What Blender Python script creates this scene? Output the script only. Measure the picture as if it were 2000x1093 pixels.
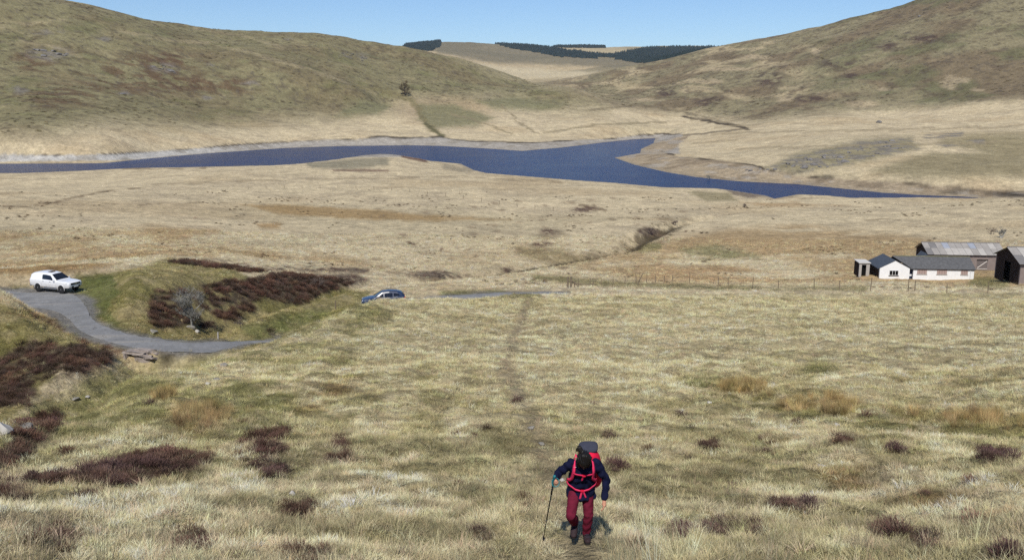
import bpy, bmesh, math, random
import numpy as np
from mathutils import Vector, Matrix, Euler
random.seed(7); RNG = np.random.default_rng(11)
for o in list(bpy.data.objects): bpy.data.objects.remove(o)
SC = bpy.context.scene
COL = SC.collection
R = math.radians

# ------------------------------------------------------------------ camera, sky, sun, exposure
ZC = 36.0                       # eye height above the lake surface (lake = z 0)
FPX, PITCH = 1750.0, R(11.5)    # focal length in photo pixels (photo 2000 wide)
cam_d = bpy.data.cameras.new('camera'); cam = bpy.data.objects.new('camera', cam_d); COL.objects.link(cam)
cam.location = (0, 0, ZC); cam.rotation_euler = (R(90) - PITCH, 0, 0)
cam_d.sensor_width = 36.0; cam_d.lens = 36.0 * FPX / 2000.0
cam_d.clip_start = 0.1; cam_d.clip_end = 30000
SC.camera = cam
SUN_AZ, SUN_EL = R(10), R(50)  # the sun stands behind the camera to the left; shadows fall away to the right
world = bpy.data.worlds.new('World'); SC.world = world; world.use_nodes = True
wn = world.node_tree; wn.nodes.clear()
w_out = wn.nodes.new('ShaderNodeOutputWorld'); w_bg = wn.nodes.new('ShaderNodeBackground'); w_sky = wn.nodes.new('ShaderNodeTexSky')
w_sky.sky_type = 'NISHITA'; w_sky.sun_disc = False; w_sky.sun_elevation = SUN_EL
w_sky.sun_rotation = math.pi + SUN_AZ
w_sky.altitude = 900; w_sky.air_density = 1.0; w_sky.dust_density = 0.0; w_sky.ozone_density = 3.0
w_bg.inputs['Strength'].default_value = 0.105
w_tint = wn.nodes.new('ShaderNodeMix'); w_tint.data_type = 'RGBA'; w_tint.blend_type = 'MULTIPLY'; w_tint.inputs['Factor'].default_value = 1; w_tint.inputs['B'].default_value = (0.75, 0.88, 1.06, 1)
wn.links.new(w_sky.outputs[0], w_tint.inputs['A']); wn.links.new(w_tint.outputs['Result'], w_bg.inputs[0]); wn.links.new(w_bg.outputs[0], w_out.inputs[0])
sun_d = bpy.data.lights.new('sun', 'SUN'); sun = bpy.data.objects.new('sun', sun_d); COL.objects.link(sun)
sun_d.energy = 4.4; sun_d.angle = R(0.53); sun_d.color = (1.0, 0.95, 0.87)
sun_dir = Vector((math.sin(SUN_AZ) * math.cos(SUN_EL), math.cos(SUN_AZ) * math.cos(SUN_EL), -math.sin(SUN_EL)))   # way the light travels
sun.rotation_euler = sun_dir.to_track_quat('-Z', 'Y').to_euler(); sun.location = (-40, -90, 150)
SC.view_settings.view_transform = 'Standard'; SC.view_settings.look = 'None'
SC.view_settings.exposure = 0.0; SC.view_settings.gamma = 1.0; SC.view_settings.use_curve_mapping = False

SC.render.engine = 'CYCLES'; SC.cycles.max_bounces = 4; SC.cycles.diffuse_bounces = 2; SC.cycles.glossy_bounces = 2; SC.cycles.transmission_bounces = 2; SC.cycles.use_denoising = False

# ------------------------------------------------------------------ projection helpers (photo pixel <-> world)
CP, SP = math.cos(PITCH), math.sin(PITCH)
def ray(px, py):
    u, v = px - 1000.0, 546.5 - py
    return u, v * SP + FPX * CP, v * CP - FPX * SP
def at_r(px, py, r):
    """world point on the ray of a pixel at horizontal distance r"""
    x, y, z = ray(px, py); h = math.hypot(x, y)
    return x / h * r, y / h * r, ZC + z / h * r
def far(r):
    t = min(max((r - 92) / 33, 0), 1); return r * (1 + 0.2 * t * t * (3 - 2 * t))
def at_z(px, py, z=0.0):
    x, y, dz = ray(px, py); k = (z - ZC) / dz
    return x * k, y * k, z
def project(x, y, z):
    zz = z - ZC
    d = y * CP - zz * SP
    d = np.maximum(d, 0.05)
    return 1000.0 + FPX * x / d, 546.5 - FPX * (y * SP + zz * CP) / d

def s2l(r, g, b):
    f = lambda c: (c / 255 / 12.92) if c <= 10.3 else ((c / 255 + 0.055) / 1.055) ** 2.4
    return np.array([f(r), f(g), f(b)])
def sstep(a, b, x):
    t = np.clip((x - a) / (b - a), 0, 1); return t * t * (3 - 2 * t)

# ------------------------------------------------------------------ noise
def _hash(ix, iy, seed):
    h = (ix.astype(np.int64) * 374761393 + iy.astype(np.int64) * 668265263 + seed * 1442695041) & 0xFFFFFFFF
    h = ((h ^ (h >> 13)) * 1274126177) & 0xFFFFFFFF
    return ((h ^ (h >> 16)) & 0xFFFF) / 65535.0
def vnoise(x, y, seed=0):
    ix = np.floor(x); iy = np.floor(y); fx = x - ix; fy = y - iy
    fx = fx * fx * (3 - 2 * fx); fy = fy * fy * (3 - 2 * fy)
    a = _hash(ix, iy, seed); b = _hash(ix + 1, iy, seed); c = _hash(ix, iy + 1, seed); d = _hash(ix + 1, iy + 1, seed)
    return (a + (b - a) * fx) * (1 - fy) + (c + (d - c) * fx) * fy
def fbm(x, y, octv=4, seed=0, gain=0.5):
    s = 0.0; a = 1.0; t = 0.0
    for k in range(octv):
        c, sn = math.cos(0.6 * k), math.sin(0.6 * k)
        s = s + a * vnoise(x * c - y * sn + 17.3 * k, x * sn + y * c - 9.1 * k, seed + k * 7); t += a
        a *= gain; x = x * 2.03; y = y * 2.03
    return s / t          # 0..1, mean .5

# ------------------------------------------------------------------ polygons and strokes
def sd_poly(px, py, P, soft_box=1e9):
    """signed distance (negative inside) to a closed polygon"""
    P = np.asarray(P, float); n = len(P)
    d = np.full(px.shape, 1e18); ins = np.zeros(px.shape, bool)
    for i in range(n):
        ax, ay = P[i]; bx, by = P[(i + 1) % n]
        ex, ey = bx - ax, by - ay
        t = np.clip(((px - ax) * ex + (py - ay) * ey) / (ex * ex + ey * ey + 1e-12), 0, 1)
        d = np.minimum(d, (px - ax - t * ex) ** 2 + (py - ay - t * ey) ** 2)
        c = ((ay > py) != (by > py))
        if ey != 0: ins ^= c & (px < (py - ay) * ex / ey + ax)
    d = np.sqrt(d)
    return np.where(ins, -d, d)
def sd_line(px, py, P):
    """distance to a polyline and the index+fraction of the closest point"""
    P = np.asarray(P, float); d = np.full(px.shape, 1e18); k = np.zeros(px.shape)
    for i in range(len(P) - 1):
        ax, ay = P[i][:2]; bx, by = P[i + 1][:2]
        ex, ey = bx - ax, by - ay
        t = np.clip(((px - ax) * ex + (py - ay) * ey) / (ex * ex + ey * ey + 1e-12), 0, 1)
        q = (px - ax - t * ex) ** 2 + (py - ay - t * ey) ** 2
        m = q < d; d = np.where(m, q, d); k = np.where(m, i + t, k)
    return np.sqrt(d), k

# ------------------------------------------------------------------ the lie of the land
LAKE_PX = [(-900,318),(-300,319),(0,320),(200,319),(288,310),(400,300),(560,289),(680,285),(800,284),(860,285),(948,290),(1020,295),(1100,288),(1180,278),(1240,272),(1280,270),
  (1276,280),(1252,291),(1250,299),(1200,308),(1240,322),(1300,336),(1360,346),(1440,354),(1560,360),(1650,369),(1720,376),(1790,380.5),(1880,384),(1970,388.5),(1880,386.5),(1800,385),(1740,386),(1660,386),(1620,382),(1560,379),
  (1512,388),(1496,382),(1424,371),(1400,368),(1300,366),(1200,357),(1125,352),(1050,346),(950,338),(925,332),(900,320),(850,315),(775,314),(690,316),(620,321),(560,324),(490,324),(350,327),(262,328),(147,334),(45,338),(0,338),(-300,340),(-900,345)]
LAKE = np.array([at_z(*p)[:2] for p in LAKE_PX])

G = []                                   # control points: bearing, ln r, slope to the eye
def cp(px, pts):
    for py, r in pts:
        r = far(r); x, y, z = at_r(px, py, r); G.append((math.atan2(x, y), math.log(r), (z - ZC) / r))
def raw(px, pts):
    x, y, _ = at_r(px, 600, 1.0); b = math.atan2(x, y)
    for r, z in pts: G.append((b, math.log(r), z / r))
for px in (-700, 0, 500, 1000, 1500, 2000, 2700): raw(px, [(1.5, -1.75), (4, -2.9), (7, -4.25)])
COLS = {
 0: [(1093,10),(1000,13.5),(900,20),(840,26),(612,80),(563,91.5),(520,120),(480,150),(430,195),(380,260),
     (300,445),(270,500),(200,620),(100,760),(40,850),(-4,900),(20,1150),(120,2500),(150,7000)],
 250: [(1093,10),(1000,13.3),(900,19.5),(800,29),(750,38),(715,52),(692,62),(670,68),(640,74),(600,82),(560,90),(530,100),(505,112),(480,140),(430,190),(380,255),
     (292,480),(262,530),(200,640),(100,800),(38,930),(65,1150),(130,2500),(150,7000)],
 500: [(1093,10),(1000,13),(900,18.8),(800,27.5),(730,39),(681,52),(640,76),(600,84),(586,88),(530,112),(500,135),(450,178),(400,235),(350,310),
     (278,565),(240,640),(190,730),(130,800),(66,1010),(95,1250),(140,2500),(150,7000)],
 570: [(655,57),(652,60)],
 640: [(1093,10),(1000,13),(900,18.8),(800,27.5),(700,43),(650,54),(622,62)],
 695: [(600,68)],
 860: [(584,78)],
 750: [(1093,10),(1000,13),(900,18.8),(800,27.8),(700,43),(640,57),(604,67),(585,74),(567,100),(551,112),(530,125),(500,147),(450,181),(400,232),(350,305),(303,405),(312,420),
     (262,625),(225,710),(198,790),(165,830),(125,950),(90,1055),(115,1300),(110,2300),(95,3200),(120,7000)],
 1000: [(1093,10),(1000,13),(900,19),(800,28),(700,43),(640,60),(592,80),(581,87),(575,93),(568,99),(555,108),(540,120),(500,147),(450,183),(400,235),
     (270,610),(225,740),(190,840),(170,920),(153,1000),(158,1300),(150,1700),(140,2000),(125,2300),(108,2700),(89,3300),(110,4200),(130,7000)],
 1250: [(1093,10.2),(1000,13.4),(900,19.6),(800,29),(700,45),(640,62),(600,76),(579,88),(570,96),(555,106),(540,118),(500,148),(470,168),(430,205),(390,250)],
 1500: [(1093,10.4),(1000,13.8),(900,20.2),(800,30),(700,46.5),(640,63),(600,80),(580,91),(560,107),(540,118),(500,148),(450,187),(410,225)],
 1750: [(1093,10.6),(1000,14.2),(900,21),(800,31.5),(700,48.5),(640,66),(600,84),(578,97),(555,113),(545,121),(520,138),(480,166),(450,190),(410,230),
     (360,310),(330,345),(272,430),(258,520),(230,630),(215,720),(120,900),(21,1150),(60,1500),(130,3000),(150,7000)],
 2000: [(1093,10.6),(1000,14.2),(900,21),(800,31.5),(700,48.5),(640,66),(600,84),(580,96),(558,111),(545,121),(520,138),(480,166),(450,190),(410,230),
     (372,290),(350,330),(310,380),(265,450),(250,540),(222,620),(195,700),(90,880),(-72,1150),(-30,1500),(130,3000),(150,7000)],
 400: [(280,545),(240,620),(180,720),(112,830),(57,1000),(85,1250)],
 600: [(270,600),(230,680),(190,740),(141,790),(126,850),(69,1020)],
 700: [(268,605),(235,690),(200,740),(168,765),(160,830),(120,930),(82,1050)],
 800: [(263,625),(225,720),(190,800),(165,860),(130,960),(96,1060),(125,1400),(108,2300),(91,3200),(120,7000)],
 900: [(260,640),(215,760),(180,850),(150,950),(120,1030),(128,1300),(112,1900),(100,2400),(82,3200),(105,4000)],
 1100: [(265,640),(230,740),(200,830),(171,910),(170,1150),(150,1600),(140,2000),(120,2400),(105,2800),(92,3400),(110,4400)],
 1200: [(255,690),(225,780),(206,860),(200,950),(172,1080),(139,1250),(150,1700),(128,2200),(112,2700),(94,3400),(112,4400)],
 1300: [(322,390),(302,440),(282,560),(262,690),(240,790),(215,880),(180,980),(118,1250),(122,1700),(112,2700),(92,3400),(112,4400)],
 1400: [(332,365),(300,450),(270,560),(250,700),(230,800),(190,900),(140,1030),(96,1200),(110,2000),(92,3400),(120,7000)],
 1500: [(335,335),(318,365),(285,470),(240,680),(200,830),(140,980),(75,1180),(100,1600),(130,7000)],
 1600: [(350,325),(310,370),(285,420),(275,445),(262,520),(230,650),(210,740),(150,900),(57,1150),(90,1500)],
 1900: [(355,320),(310,380),(265,450),(250,540),(225,620),(200,700),(100,880),(-36,1150),(0,1500)],
}
for px, pts in COLS.items():
    cp(px, pts)
    if px == 0:
        for q in (-420, -900): cp(q, [(p, r) for p, r in pts])
    if px == 2000:
        for q in (2450, 2950): cp(q, [(p if r < 900 else p - 60, r) for p, r in pts])
raw(0, [(35, -13.6), (45, -16.4), (58, -18.2), (66, -18.7), (72, -19.1)])
raw(-420, [(35, -13.6), (45, -16.0), (58, -17.6), (66, -18.5), (72, -19.0)])
raw(500, [(62, -17.9), (70, -19.5)]); raw(570, [(66, -18.4), (74, -20.2)]); raw(640, [(72, -18.9), (80, -20.6), (88, -21.2)]); raw(750, [(82, -19.3), (90, -21.0)])
raw(880, [(92, -21.1)])
for i, (x, y) in enumerate(LAKE):
    r = math.hypot(x, y); G.append((math.atan2(x, y), math.log(r), (-ZC + 0.1) / r))
G = np.array(G)
KB = 1.6
def _key(b, l): return b * KB, l
def _kern(d2): return d2 * np.log(d2 + 1e-12)
gx, gy = _key(G[:, 0], G[:, 1]); n = len(G)
# merge near-duplicate control points
keep = []
for i in range(n):
    if all((gx[i] - gx[j]) ** 2 + (gy[i] - gy[j]) ** 2 > 0.0009 for j in keep): keep.append(i)
G = G[keep]; gx = gx[keep]; gy = gy[keep]; n = len(G)
A = np.zeros((n + 3, n + 3)); A[:n, :n] = _kern((gx[:, None] - gx) ** 2 + (gy[:, None] - gy) ** 2) + np.eye(n) * 2e-4
A[:n, n] = 1; A[:n, n + 1] = gx; A[:n, n + 2] = gy; A[n:, :n] = A[:n, n:].T
W = np.linalg.solve(A, np.concatenate([G[:, 2], np.zeros(3)]))
def base_slope(b, l):
    qx, qy = _key(b, l); out = np.empty(qx.shape)
    for s in range(0, qx.size, 20000):
        sl = slice(s, s + 20000)
        d2 = (qx[sl, None] - gx) ** 2 + (qy[sl, None] - gy) ** 2
        out[sl] = _kern(d2) @ W[:n] + W[n] + W[n + 1] * qx[sl] + W[n + 2] * qy[sl]
    return out

# polar grid, dense in view
B1 = np.linspace(-0.585, 0.585, 680)
B = np.concatenate([-np.linspace(1.75, 0.6, 46), B1, np.linspace(0.6, 1.75, 46)])
ls = [math.log(1.5)]
while ls[-1] < math.log(9000):
    r = math.exp(ls[-1]); ls.append(ls[-1] + (0.03 if r < 7 else 0.0088 if r < 420 else 0.0042 if r < 1450 else 0.012))
L = np.array(ls); NB, NL = len(B), len(L)
bb, ll = np.meshgrid(B, L, indexing='ij'); rr = np.exp(ll)
X = rr * np.sin(bb); Y = rr * np.cos(bb)
# slope evaluated on a coarser grid and refined (bilinear) - the field is smooth
Bc = B[::3] if (NB - 1) % 3 == 0 else np.append(B[::3], B[-1]); Lc = L[::2] if (NL - 1) % 2 == 0 else np.append(L[::2], L[-1])
b2, l2 = np.meshgrid(np.clip(Bc, -0.82, 0.82), Lc, indexing='ij')
Sc = base_slope(b2.ravel(), l2.ravel()).reshape(b2.shape)
S1 = np.stack([np.interp(L, Lc, row) for row in Sc])
S = np.stack([np.interp(B, Bc, S1[:, j]) for j in range(NL)], axis=1)
Z = ZC + S * rr
# natural unevenness at every scale, growing with distance from the eye
amp = np.clip(rr / 60, 0.15, 1.0)
big = sstep(500, 950, rr)
Z += big * ((fbm(X / 160, Y / 160, 4, 3) - 0.5) * 17 + (fbm(X / 38, Y / 38, 4, 23) - .5) * 4.2)
Z += sstep(55, 150, rr) * (1 - big) * ((fbm(X / 30, Y / 34, 4, 5) - 0.5) * 1.3)
Z += sstep(2000, 3000, rr) * (fbm(X / 400, Y / 400, 3, 8) - .5) * 20
# road: flattened strip
ROAD_U = [(-700,566),(-300,565),(0,564.5),(73,565),(138,573),(167,597),(181,623),(228,645),(293,659),(380,666),(495,664)]
ROAD_L = [(-700,586),(-300,588),(0,596),(67,611),(100,626),(123,638),(150,653),(205,671),(293,683),(410,686.5),(500,669)]
ROAD_Z = [-19.5,-19.5,-19.55,-19.55,-19.5,-19.4,-19.25,-19.1,-19.0,-19.1,-19.5]
eU = [Vector(at_z(a, b, ZC + z)) for (a, b), z in zip(ROAD_U, ROAD_Z)]; eL = [Vector(at_z(a, b, ZC + z)) for (a, b), z in zip(ROAD_L, ROAD_Z)]
TAIL = [(*at_r(600, 640, 77)[:2], ZC - 20.4), (*at_r(690, 610, 84)[:2], ZC - 20.6), (*at_r(749, 598, 88.5)[:2], at_r(749, 598, 88.5)[2]), (*at_r(860, 580, 93)[:2], ZC - 21.0), at_r(950, 577.5, far(94)), at_r(1040, 575, far(94.5)), at_r(1085, 574.5, far(95))]
for k, p in enumerate(TAIL):
    p = Vector(p); q = Vector(TAIL[min(k + 1, len(TAIL) - 1)]) - Vector(TAIL[max(k - 1, 0)]); n_ = Vector((-q.y, q.x, 0)).normalized() * (1.7 if k < 3 else 1.3); eU.append(p + n_); eL.append(p - n_)
def spline(P, k=12):
    P = [Vector(p) for p in P]; out = []
    for i in range(len(P) - 1):
        a, b, c, d = P[max(i - 1, 0)], P[i], P[i + 1], P[min(i + 2, len(P) - 1)]
        for j in range(k):
            t = j / k
            out.append(0.5 * ((2 * b) + (c - a) * t + (2 * a - 5 * b + 4 * c - d) * t * t + (3 * b - a - 3 * c + d) * t ** 3))
    out.append(P[-1]); return out
EU = spline(eU, 10); EL = spline(eL, 10); ROADC = [(a + b) / 2 for a, b in zip(EU, EL)]
ROADW = []
for k in range(len(ROADC)):
    q = ROADC[min(k + 1, len(ROADC) - 1)] - ROADC[max(k - 1, 0)]; n_ = Vector((-q.y, q.x, 0)).normalized(); ROADW.append(abs((EU[k] - EL[k]).dot(n_)) / 2)
ROADW = np.array(ROADW)
rz = np.array([p.z for p in ROADC]); rz = np.convolve(np.pad(rz, 6, 'edge'), np.ones(13) / 13, 'valid')
rm = (rr > 40) & (rr < 125)
dR, kR = sd_line(X[rm], Y[rm], [(p.x, p.y) for p in ROADC])
ii = np.arange(len(ROADC)); zr = np.interp(kR, ii, rz); wr = np.interp(kR, ii, ROADW)
wgt = 1 - sstep(wr + 0.5, wr + 4.5, dR)
Z[rm] = Z[rm] * (1 - wgt) + zr * wgt
# parking place for the white pickup, and level stands for the buildings
PICK = Vector(at_z(111, 568, ZC - 19.52))
def level(cx, cy, z, r0, r1):
    d = np.hypot(X - cx, Y - cy); w = 1 - sstep(r0, r1, d); m = w > 0
    Z[m] = Z[m] * (1 - w[m]) + z * w[m]
level(PICK.x, PICK.y, PICK.z, 3.4, 8)
_b = at_r(749, 598, 88.5); level(_b[0], _b[1], _b[2] - .02, 2.6, 6)
for _p in (1730, 1780, 1830, 1880): _c = at_r(_p, 546, far(121)); level(_c[0], _c[1], at_r(1717, 544, far(120.5))[2], 2.5, 5)
# the brow in front of the blue car: raised or lowered to its crest line, smoothly over the hillside
_ci = [i for i in range(NB) if at_r(600, 600, 1)[0] / at_r(600, 600, 1)[1] < math.tan(B[i]) < at_r(900, 600, 1)[0] / at_r(900, 600, 1)[1] and abs(B[i]) < .6]
_jj = np.where((np.exp(L) > 58) & (np.exp(L) < 81))[0]; _dz = []; _rj = []
for i in _ci:
    qx_, qy_ = project(X[i, _jj], Y[i, _jj], Z[i, _jj]); k = int(np.argmin(qy_)); want = np.interp(qx_[k], [600, 640, 690, 720, 800, 900], [650, 626, 603, 589, 588, 588])
    _dz.append((qy_[k] - want) * np.exp(L[_jj[k]]) / FPX); _rj.append(np.exp(L[_jj[k]]))
_ker = np.hanning(31); _ker /= _ker.sum(); _tap = np.minimum(1, np.minimum(np.arange(len(_ci)), np.arange(len(_ci))[::-1]) / 25)
_dz = np.convolve(np.pad(_dz, 15, 'edge'), _ker, 'valid') * _tap; _rj = np.convolve(np.pad(_rj, 15, 'edge'), _ker, 'valid')
for n_, i in enumerate(_ci): Z[i] += _dz[n_] * np.exp(-((rr[i] - _rj[n_]) / 8) ** 2)
# stream gully: floor line (x, y, z, half width of floor, bank steepness)
GUL = [(-500,49,2.6),(-150,52,2.6),(40,54,2.6),(200,59,2.6),(290,66,2.4),(345,74,3.2),(395,82,3.8),(470,91,3.7),(560,99,3.0),(690,109,2.6),(850,119,1.7),(1000,131,1.0),(1110,145,1.1),(1215,158,1.8),(1255,176,2.2),(1320,200,1.3),(1400,222,.25),(1490,258,0.15)]
GULC = spline([(*at_r(p, 600, far(r))[:2], d) for p, r, d in GUL], 6)
def zgrid(x, y):
    """height of the land at points, read off the grid"""
    x = np.asarray(x, float); y = np.asarray(y, float)
    fb = np.interp(np.arctan2(x, y), B, np.arange(NB)); fl = np.interp(np.log(np.hypot(x, y)), L, np.arange(NL))
    i = np.minimum(fb.astype(int), NB - 2); j = np.minimum(fl.astype(int), NL - 2); u = fb - i; v = fl - j
    return (Z[i, j] * (1 - u) + Z[i + 1, j] * u) * (1 - v) + (Z[i, j + 1] * (1 - u) + Z[i + 1, j + 1] * u) * v
gz = zgrid([p.x for p in GULC], [p.y for p in GULC]) - np.array([p.z for p in GULC])
gz = np.convolve(np.pad(gz, 4, 'edge'), np.ones(9) / 9, 'valid'); gz = np.minimum.accumulate(gz)
gm = (rr > 35) & (rr < 340)
dG, kG = sd_line(X[gm], Y[gm], [(p.x, p.y) for p in GULC])
zg = np.interp(kG, np.arange(len(GULC)), gz)
st = np.interp(kG / 6, [0, 3, 5, 6, 9, 11, 12, 13, 15, 17], [0.62, 0.62, 0.8, 0.62, 0.5, 0.25, 0.3, 0.6, 0.5, 0.3])
wob = (fbm(X[gm] / 4, Y[gm] / 4, 3, 40) - .5) * 1.6
zv = zg + np.maximum(0, dG - 0.9 + wob) * st
h = np.clip(0.5 + 0.5 * (zv - Z[gm]) / 0.7, 0, 1)          # smooth minimum
zm = zv * (1 - h) + Z[gm] * h - 0.7 * h * (1 - h)
onroad = np.zeros(rr.shape); onroad[rm] = 1 - sstep(wr + 0.6, wr + 1.8, dR)
Z[gm] = zm * (1 - onroad[gm]) + Z[gm] * onroad[gm]
# lake basin and shores
lm = (rr > 180) & (rr < 1200)
sdl = np.full(rr.shape, 1e3); sdl[lm] = sd_poly(X[lm], Y[lm], LAKE)
wl = sstep(0, 26, sdl)
beach = 0.04 + 0.045 * np.maximum(sdl, 0)
Z = np.where(lm, np.where(sdl < 0, np.maximum(sdl * 0.12, -4) - 0.02, beach * (1 - wl) + np.maximum(Z, 0.35 + 0.012 * np.minimum(sdl, 60)) * wl), Z)
# tussocky ground: small hummocks, absent on road and shore
tus = fbm(X / 0.9, Y / 0.9, 3, 60); tus2 = fbm(X / 3.1, Y / 3.1, 3, 61)
inroad = np.zeros(rr.shape); inroad[rm] = 1 - sstep(wr - 0.1, wr + 0.7, dR)
pk = 1 - sstep(3.0, 4.0, np.hypot(X - PICK.x, Y - PICK.y))
calm = np.clip(1 - inroad - pk, 0, 1) * sstep(0, 12, sdl)
hum = np.where(rr < 14, 0.5 + 0.5 * sstep(8, 14, rr), 1.0) * (1 - 0.3 * sstep(60, 200, rr))
Z += calm * hum * ((tus - .5) * 0.42 * (1 - sstep(90, 260, rr)) + (tus2 - .5) * 0.62)

# ------------------------------------------------------------------ what grows and lies where (albedo painted on the land, in world space)
PX, PY = project(X, Y, Z)
px = PX + (fbm(X / 2.2, Y / 2.2, 3, 70) - .5) * 16 * np.clip(20 / rr, .15, 1.2) * 2 + (fbm(PX / 23 + PY / 13, PY / 9 - PX / 40, 4, 71, .6) - .5) * 22
py = PY + (fbm(X / 2.2, Y / 2.2, 3, 72) - .5) * 8 * np.clip(20 / rr, .15, 1.2) + (fbm(PX / 29 - PY / 17, PY / 8 + PX / 45, 4, 73, .6) - .5) * 7 * (1 - .8 * np.exp(-((PY - 315) / 55) ** 2))
front = (Y > 1)
C = np.empty(X.shape + (3,)); 
VEG = {k: np.zeros(X.shape) for k in ('heather', 'rush', 'green', 'bare', 'rock')}
def mixc(m, col, a=1.0):
    m = (m * a)[..., None]; C[:] = C * (1 - m) + np.asarray(col) * m
def mask_poly(P, soft=6.0):
    P = np.asarray(P, float); x0, y0 = P.min(0) - soft; x1, y1 = P.max(0) + soft
    q = front & (px > x0) & (px < x1) & (py > y0) & (py < y1)
    m = np.zeros(X.shape)
    if q.any(): m[q] = 1 - sstep(-soft, soft, sd_poly(px[q], py[q], P))
    return m
def mask_ell(cx, cy, rx, ry, soft=0.35):
    return np.where(front, 1 - sstep(1 - soft, 1 + soft, np.sqrt(((px - cx) / rx) ** 2 + ((py - cy) / ry) ** 2)), 0)
def mask_line(P, w0, w1=None, soft=0.6, exact=False):
    P = np.asarray(P, float); w1 = w0 if w1 is None else w1; mw = max(w0, w1) * 2 + 4
    x0, y0 = P.min(0) - mw; x1, y1 = P.max(0) + mw
    ax, ay = (PX, PY) if exact else (px, py)
    q = front & (ax > x0) & (ax < x1) & (ay > y0) & (ay < y1); m = np.zeros(X.shape)
    if q.any():
        d, k = sd_line(ax[q], ay[q], P); w = w0 + (w1 - w0) * k / (len(P) - 1)
        m[q] = 1 - sstep(w * (1 - soft), w * (1 + soft), d)
    return m
STRAW = s2l(200, 182, 143); STRAW_D = s2l(178, 161, 128); ORANGE = s2l(166, 140, 98); OLIVE = s2l(130, 122, 86); BROWN = s2l(114, 97, 69)
GREEN = s2l(104, 107, 62); FGSTRAW = s2l(196, 180, 136); FGGREEN = s2l(150, 140, 94); HEATH = s2l(80, 66, 58); DIRT = s2l(128, 112, 88)
SHORE = s2l(166, 158, 144); SHORE_L = s2l(186, 182, 172); ROCK = s2l(126, 119, 108); DARK = s2l(58, 48, 38)
nA = fbm(X / 9, Y / 9, 4, 80); nB = fbm(X / 40, Y / 40, 4, 81); nC = fbm(X / 1.3, Y / 1.3, 4, 82); nF = fbm(X / 120, Y / 120, 5, 83)
nS = fbm(PX / 37 + PY / 11, PY / 6 - PX / 60, 4, 84)
C[:] = STRAW; mixc(sstep(.45, .7, nA), STRAW_D, .7); mixc(sstep(.52, .78, nB), ORANGE, .35); mixc(sstep(.62, .8, nF), OLIVE, .2)
# --- far hills
far_m = sstep(1500, 1800, rr)
mixc(far_m, s2l(184, 164, 124)); mixc(far_m * sstep(.5, .62, fbm(X / 220, Y / 220, 4, 90)), s2l(132, 122, 92), .8)
mixc(mask_poly([(850,80),(880,78),(1000,84),(1060,100),(1250,112),(1420,120),(1420,150),(1290,150),(1200,132),(1100,128),(960,122),(850,104)], 4) * far_m, s2l(118, 110, 86), .85)
mixc(mask_poly([(930,125),(1070,136),(1190,143),(1130,156),(1000,156),(960,142)], 4) * far_m, s2l(196, 180, 142), .9)
mixc(mask_poly([(1090,92),(1150,88),(1240,96),(1200,108),(1120,104)], 3) * far_m, s2l(176, 160, 122), .9)
# --- left hill
LH = mask_poly([(-2500,-400),(0,-40),(150,-10),(400,20),(780,60),(900,100),(990,140),(1060,156),(1185,207),(1100,212),(960,195),(880,205),(800,196),(760,213),(640,228),(500,236),(350,246),(200,240),(100,258),(0,262),(-2500,280)], 32) * (1 - far_m)
mixc(LH, OLIVE); mixc(LH * sstep(.42, .64, fbm(X / 60, Y / 60, 5, 91, .6)), BROWN, .5); mixc(LH * sstep(.52, .74, fbm(X / 22, Y / 22, 5, 92, .6)), s2l(140, 128, 92), .6)
mixc(LH * sstep(.55, .75, fbm(X / 35, Y / 35, 5, 93, .6)), GREEN, .4)
mixc(LH * sstep(.6, .75, fbm(X / 7, Y / 7, 3, 94)), s2l(78, 66, 50), .55)
for P, w in (([(420,84),(560,122),(640,148),(730,182)], 4), ([(0,52),(60,46),(125,38)], 3), ([(0,82),(50,80),(110,92),(160,110)], 4), ([(230,60),(330,80),(430,84)], 3), ([(380,56),(480,70),(560,95)], 3)):
    mixc(mask_line(P, w) * LH * sstep(.3, .6, nA), s2l(160, 145, 108), .6)
for e in ((270,150,110,38),(420,165,90,18),(120,190,70,22),(330,115,70,18),(60,120,40,20)): mixc(mask_ell(*e, .6) * sstep(.4, .6, nA) * LH, s2l(96, 72, 52), .75)
for e in ((95,105,38,13),(320,133,27,9),(412,126,18,4),(240,183,10,5),(38,176,16,7),(690,110,28,7),(405,191,10,5),(90,62,30,7),(205,76,16,4),(560,75,20,4),(500,163,30,4)):
    m = mask_ell(*e, .5); mixc(m * sstep(.42, .6, nA), ROCK, .75); VEG['rock'] += m
mixc(mask_ell(870, 215, 95, 26, .5), s2l(160, 138, 104), .6)
for P in ([(815,203),(890,205),(965,232),(930,246),(850,250),(815,235)], [(930,196),(1000,188),(1110,205),(1060,216),(960,212)], [(700,195),(760,205),(740,225),(660,226)]): mixc(mask_poly(P, 7), s2l(118, 116, 80), .8)
mixc(mask_line([(690,168),(760,182),(800,196),(815,215),(830,240),(866,268)], 5, 6), s2l(122, 112, 76), .85)
mixc(mask_line([(830,240),(866,268)], 3), s2l(92, 88, 58), .8)
for P in ([(980,205),(1010,235),(1050,262)], [(1060,260),(1160,245),(1300,238)], [(880,222),(960,245),(1000,262)]): mixc(mask_line(P, 1.6), s2l(138, 124, 92), .7)
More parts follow.
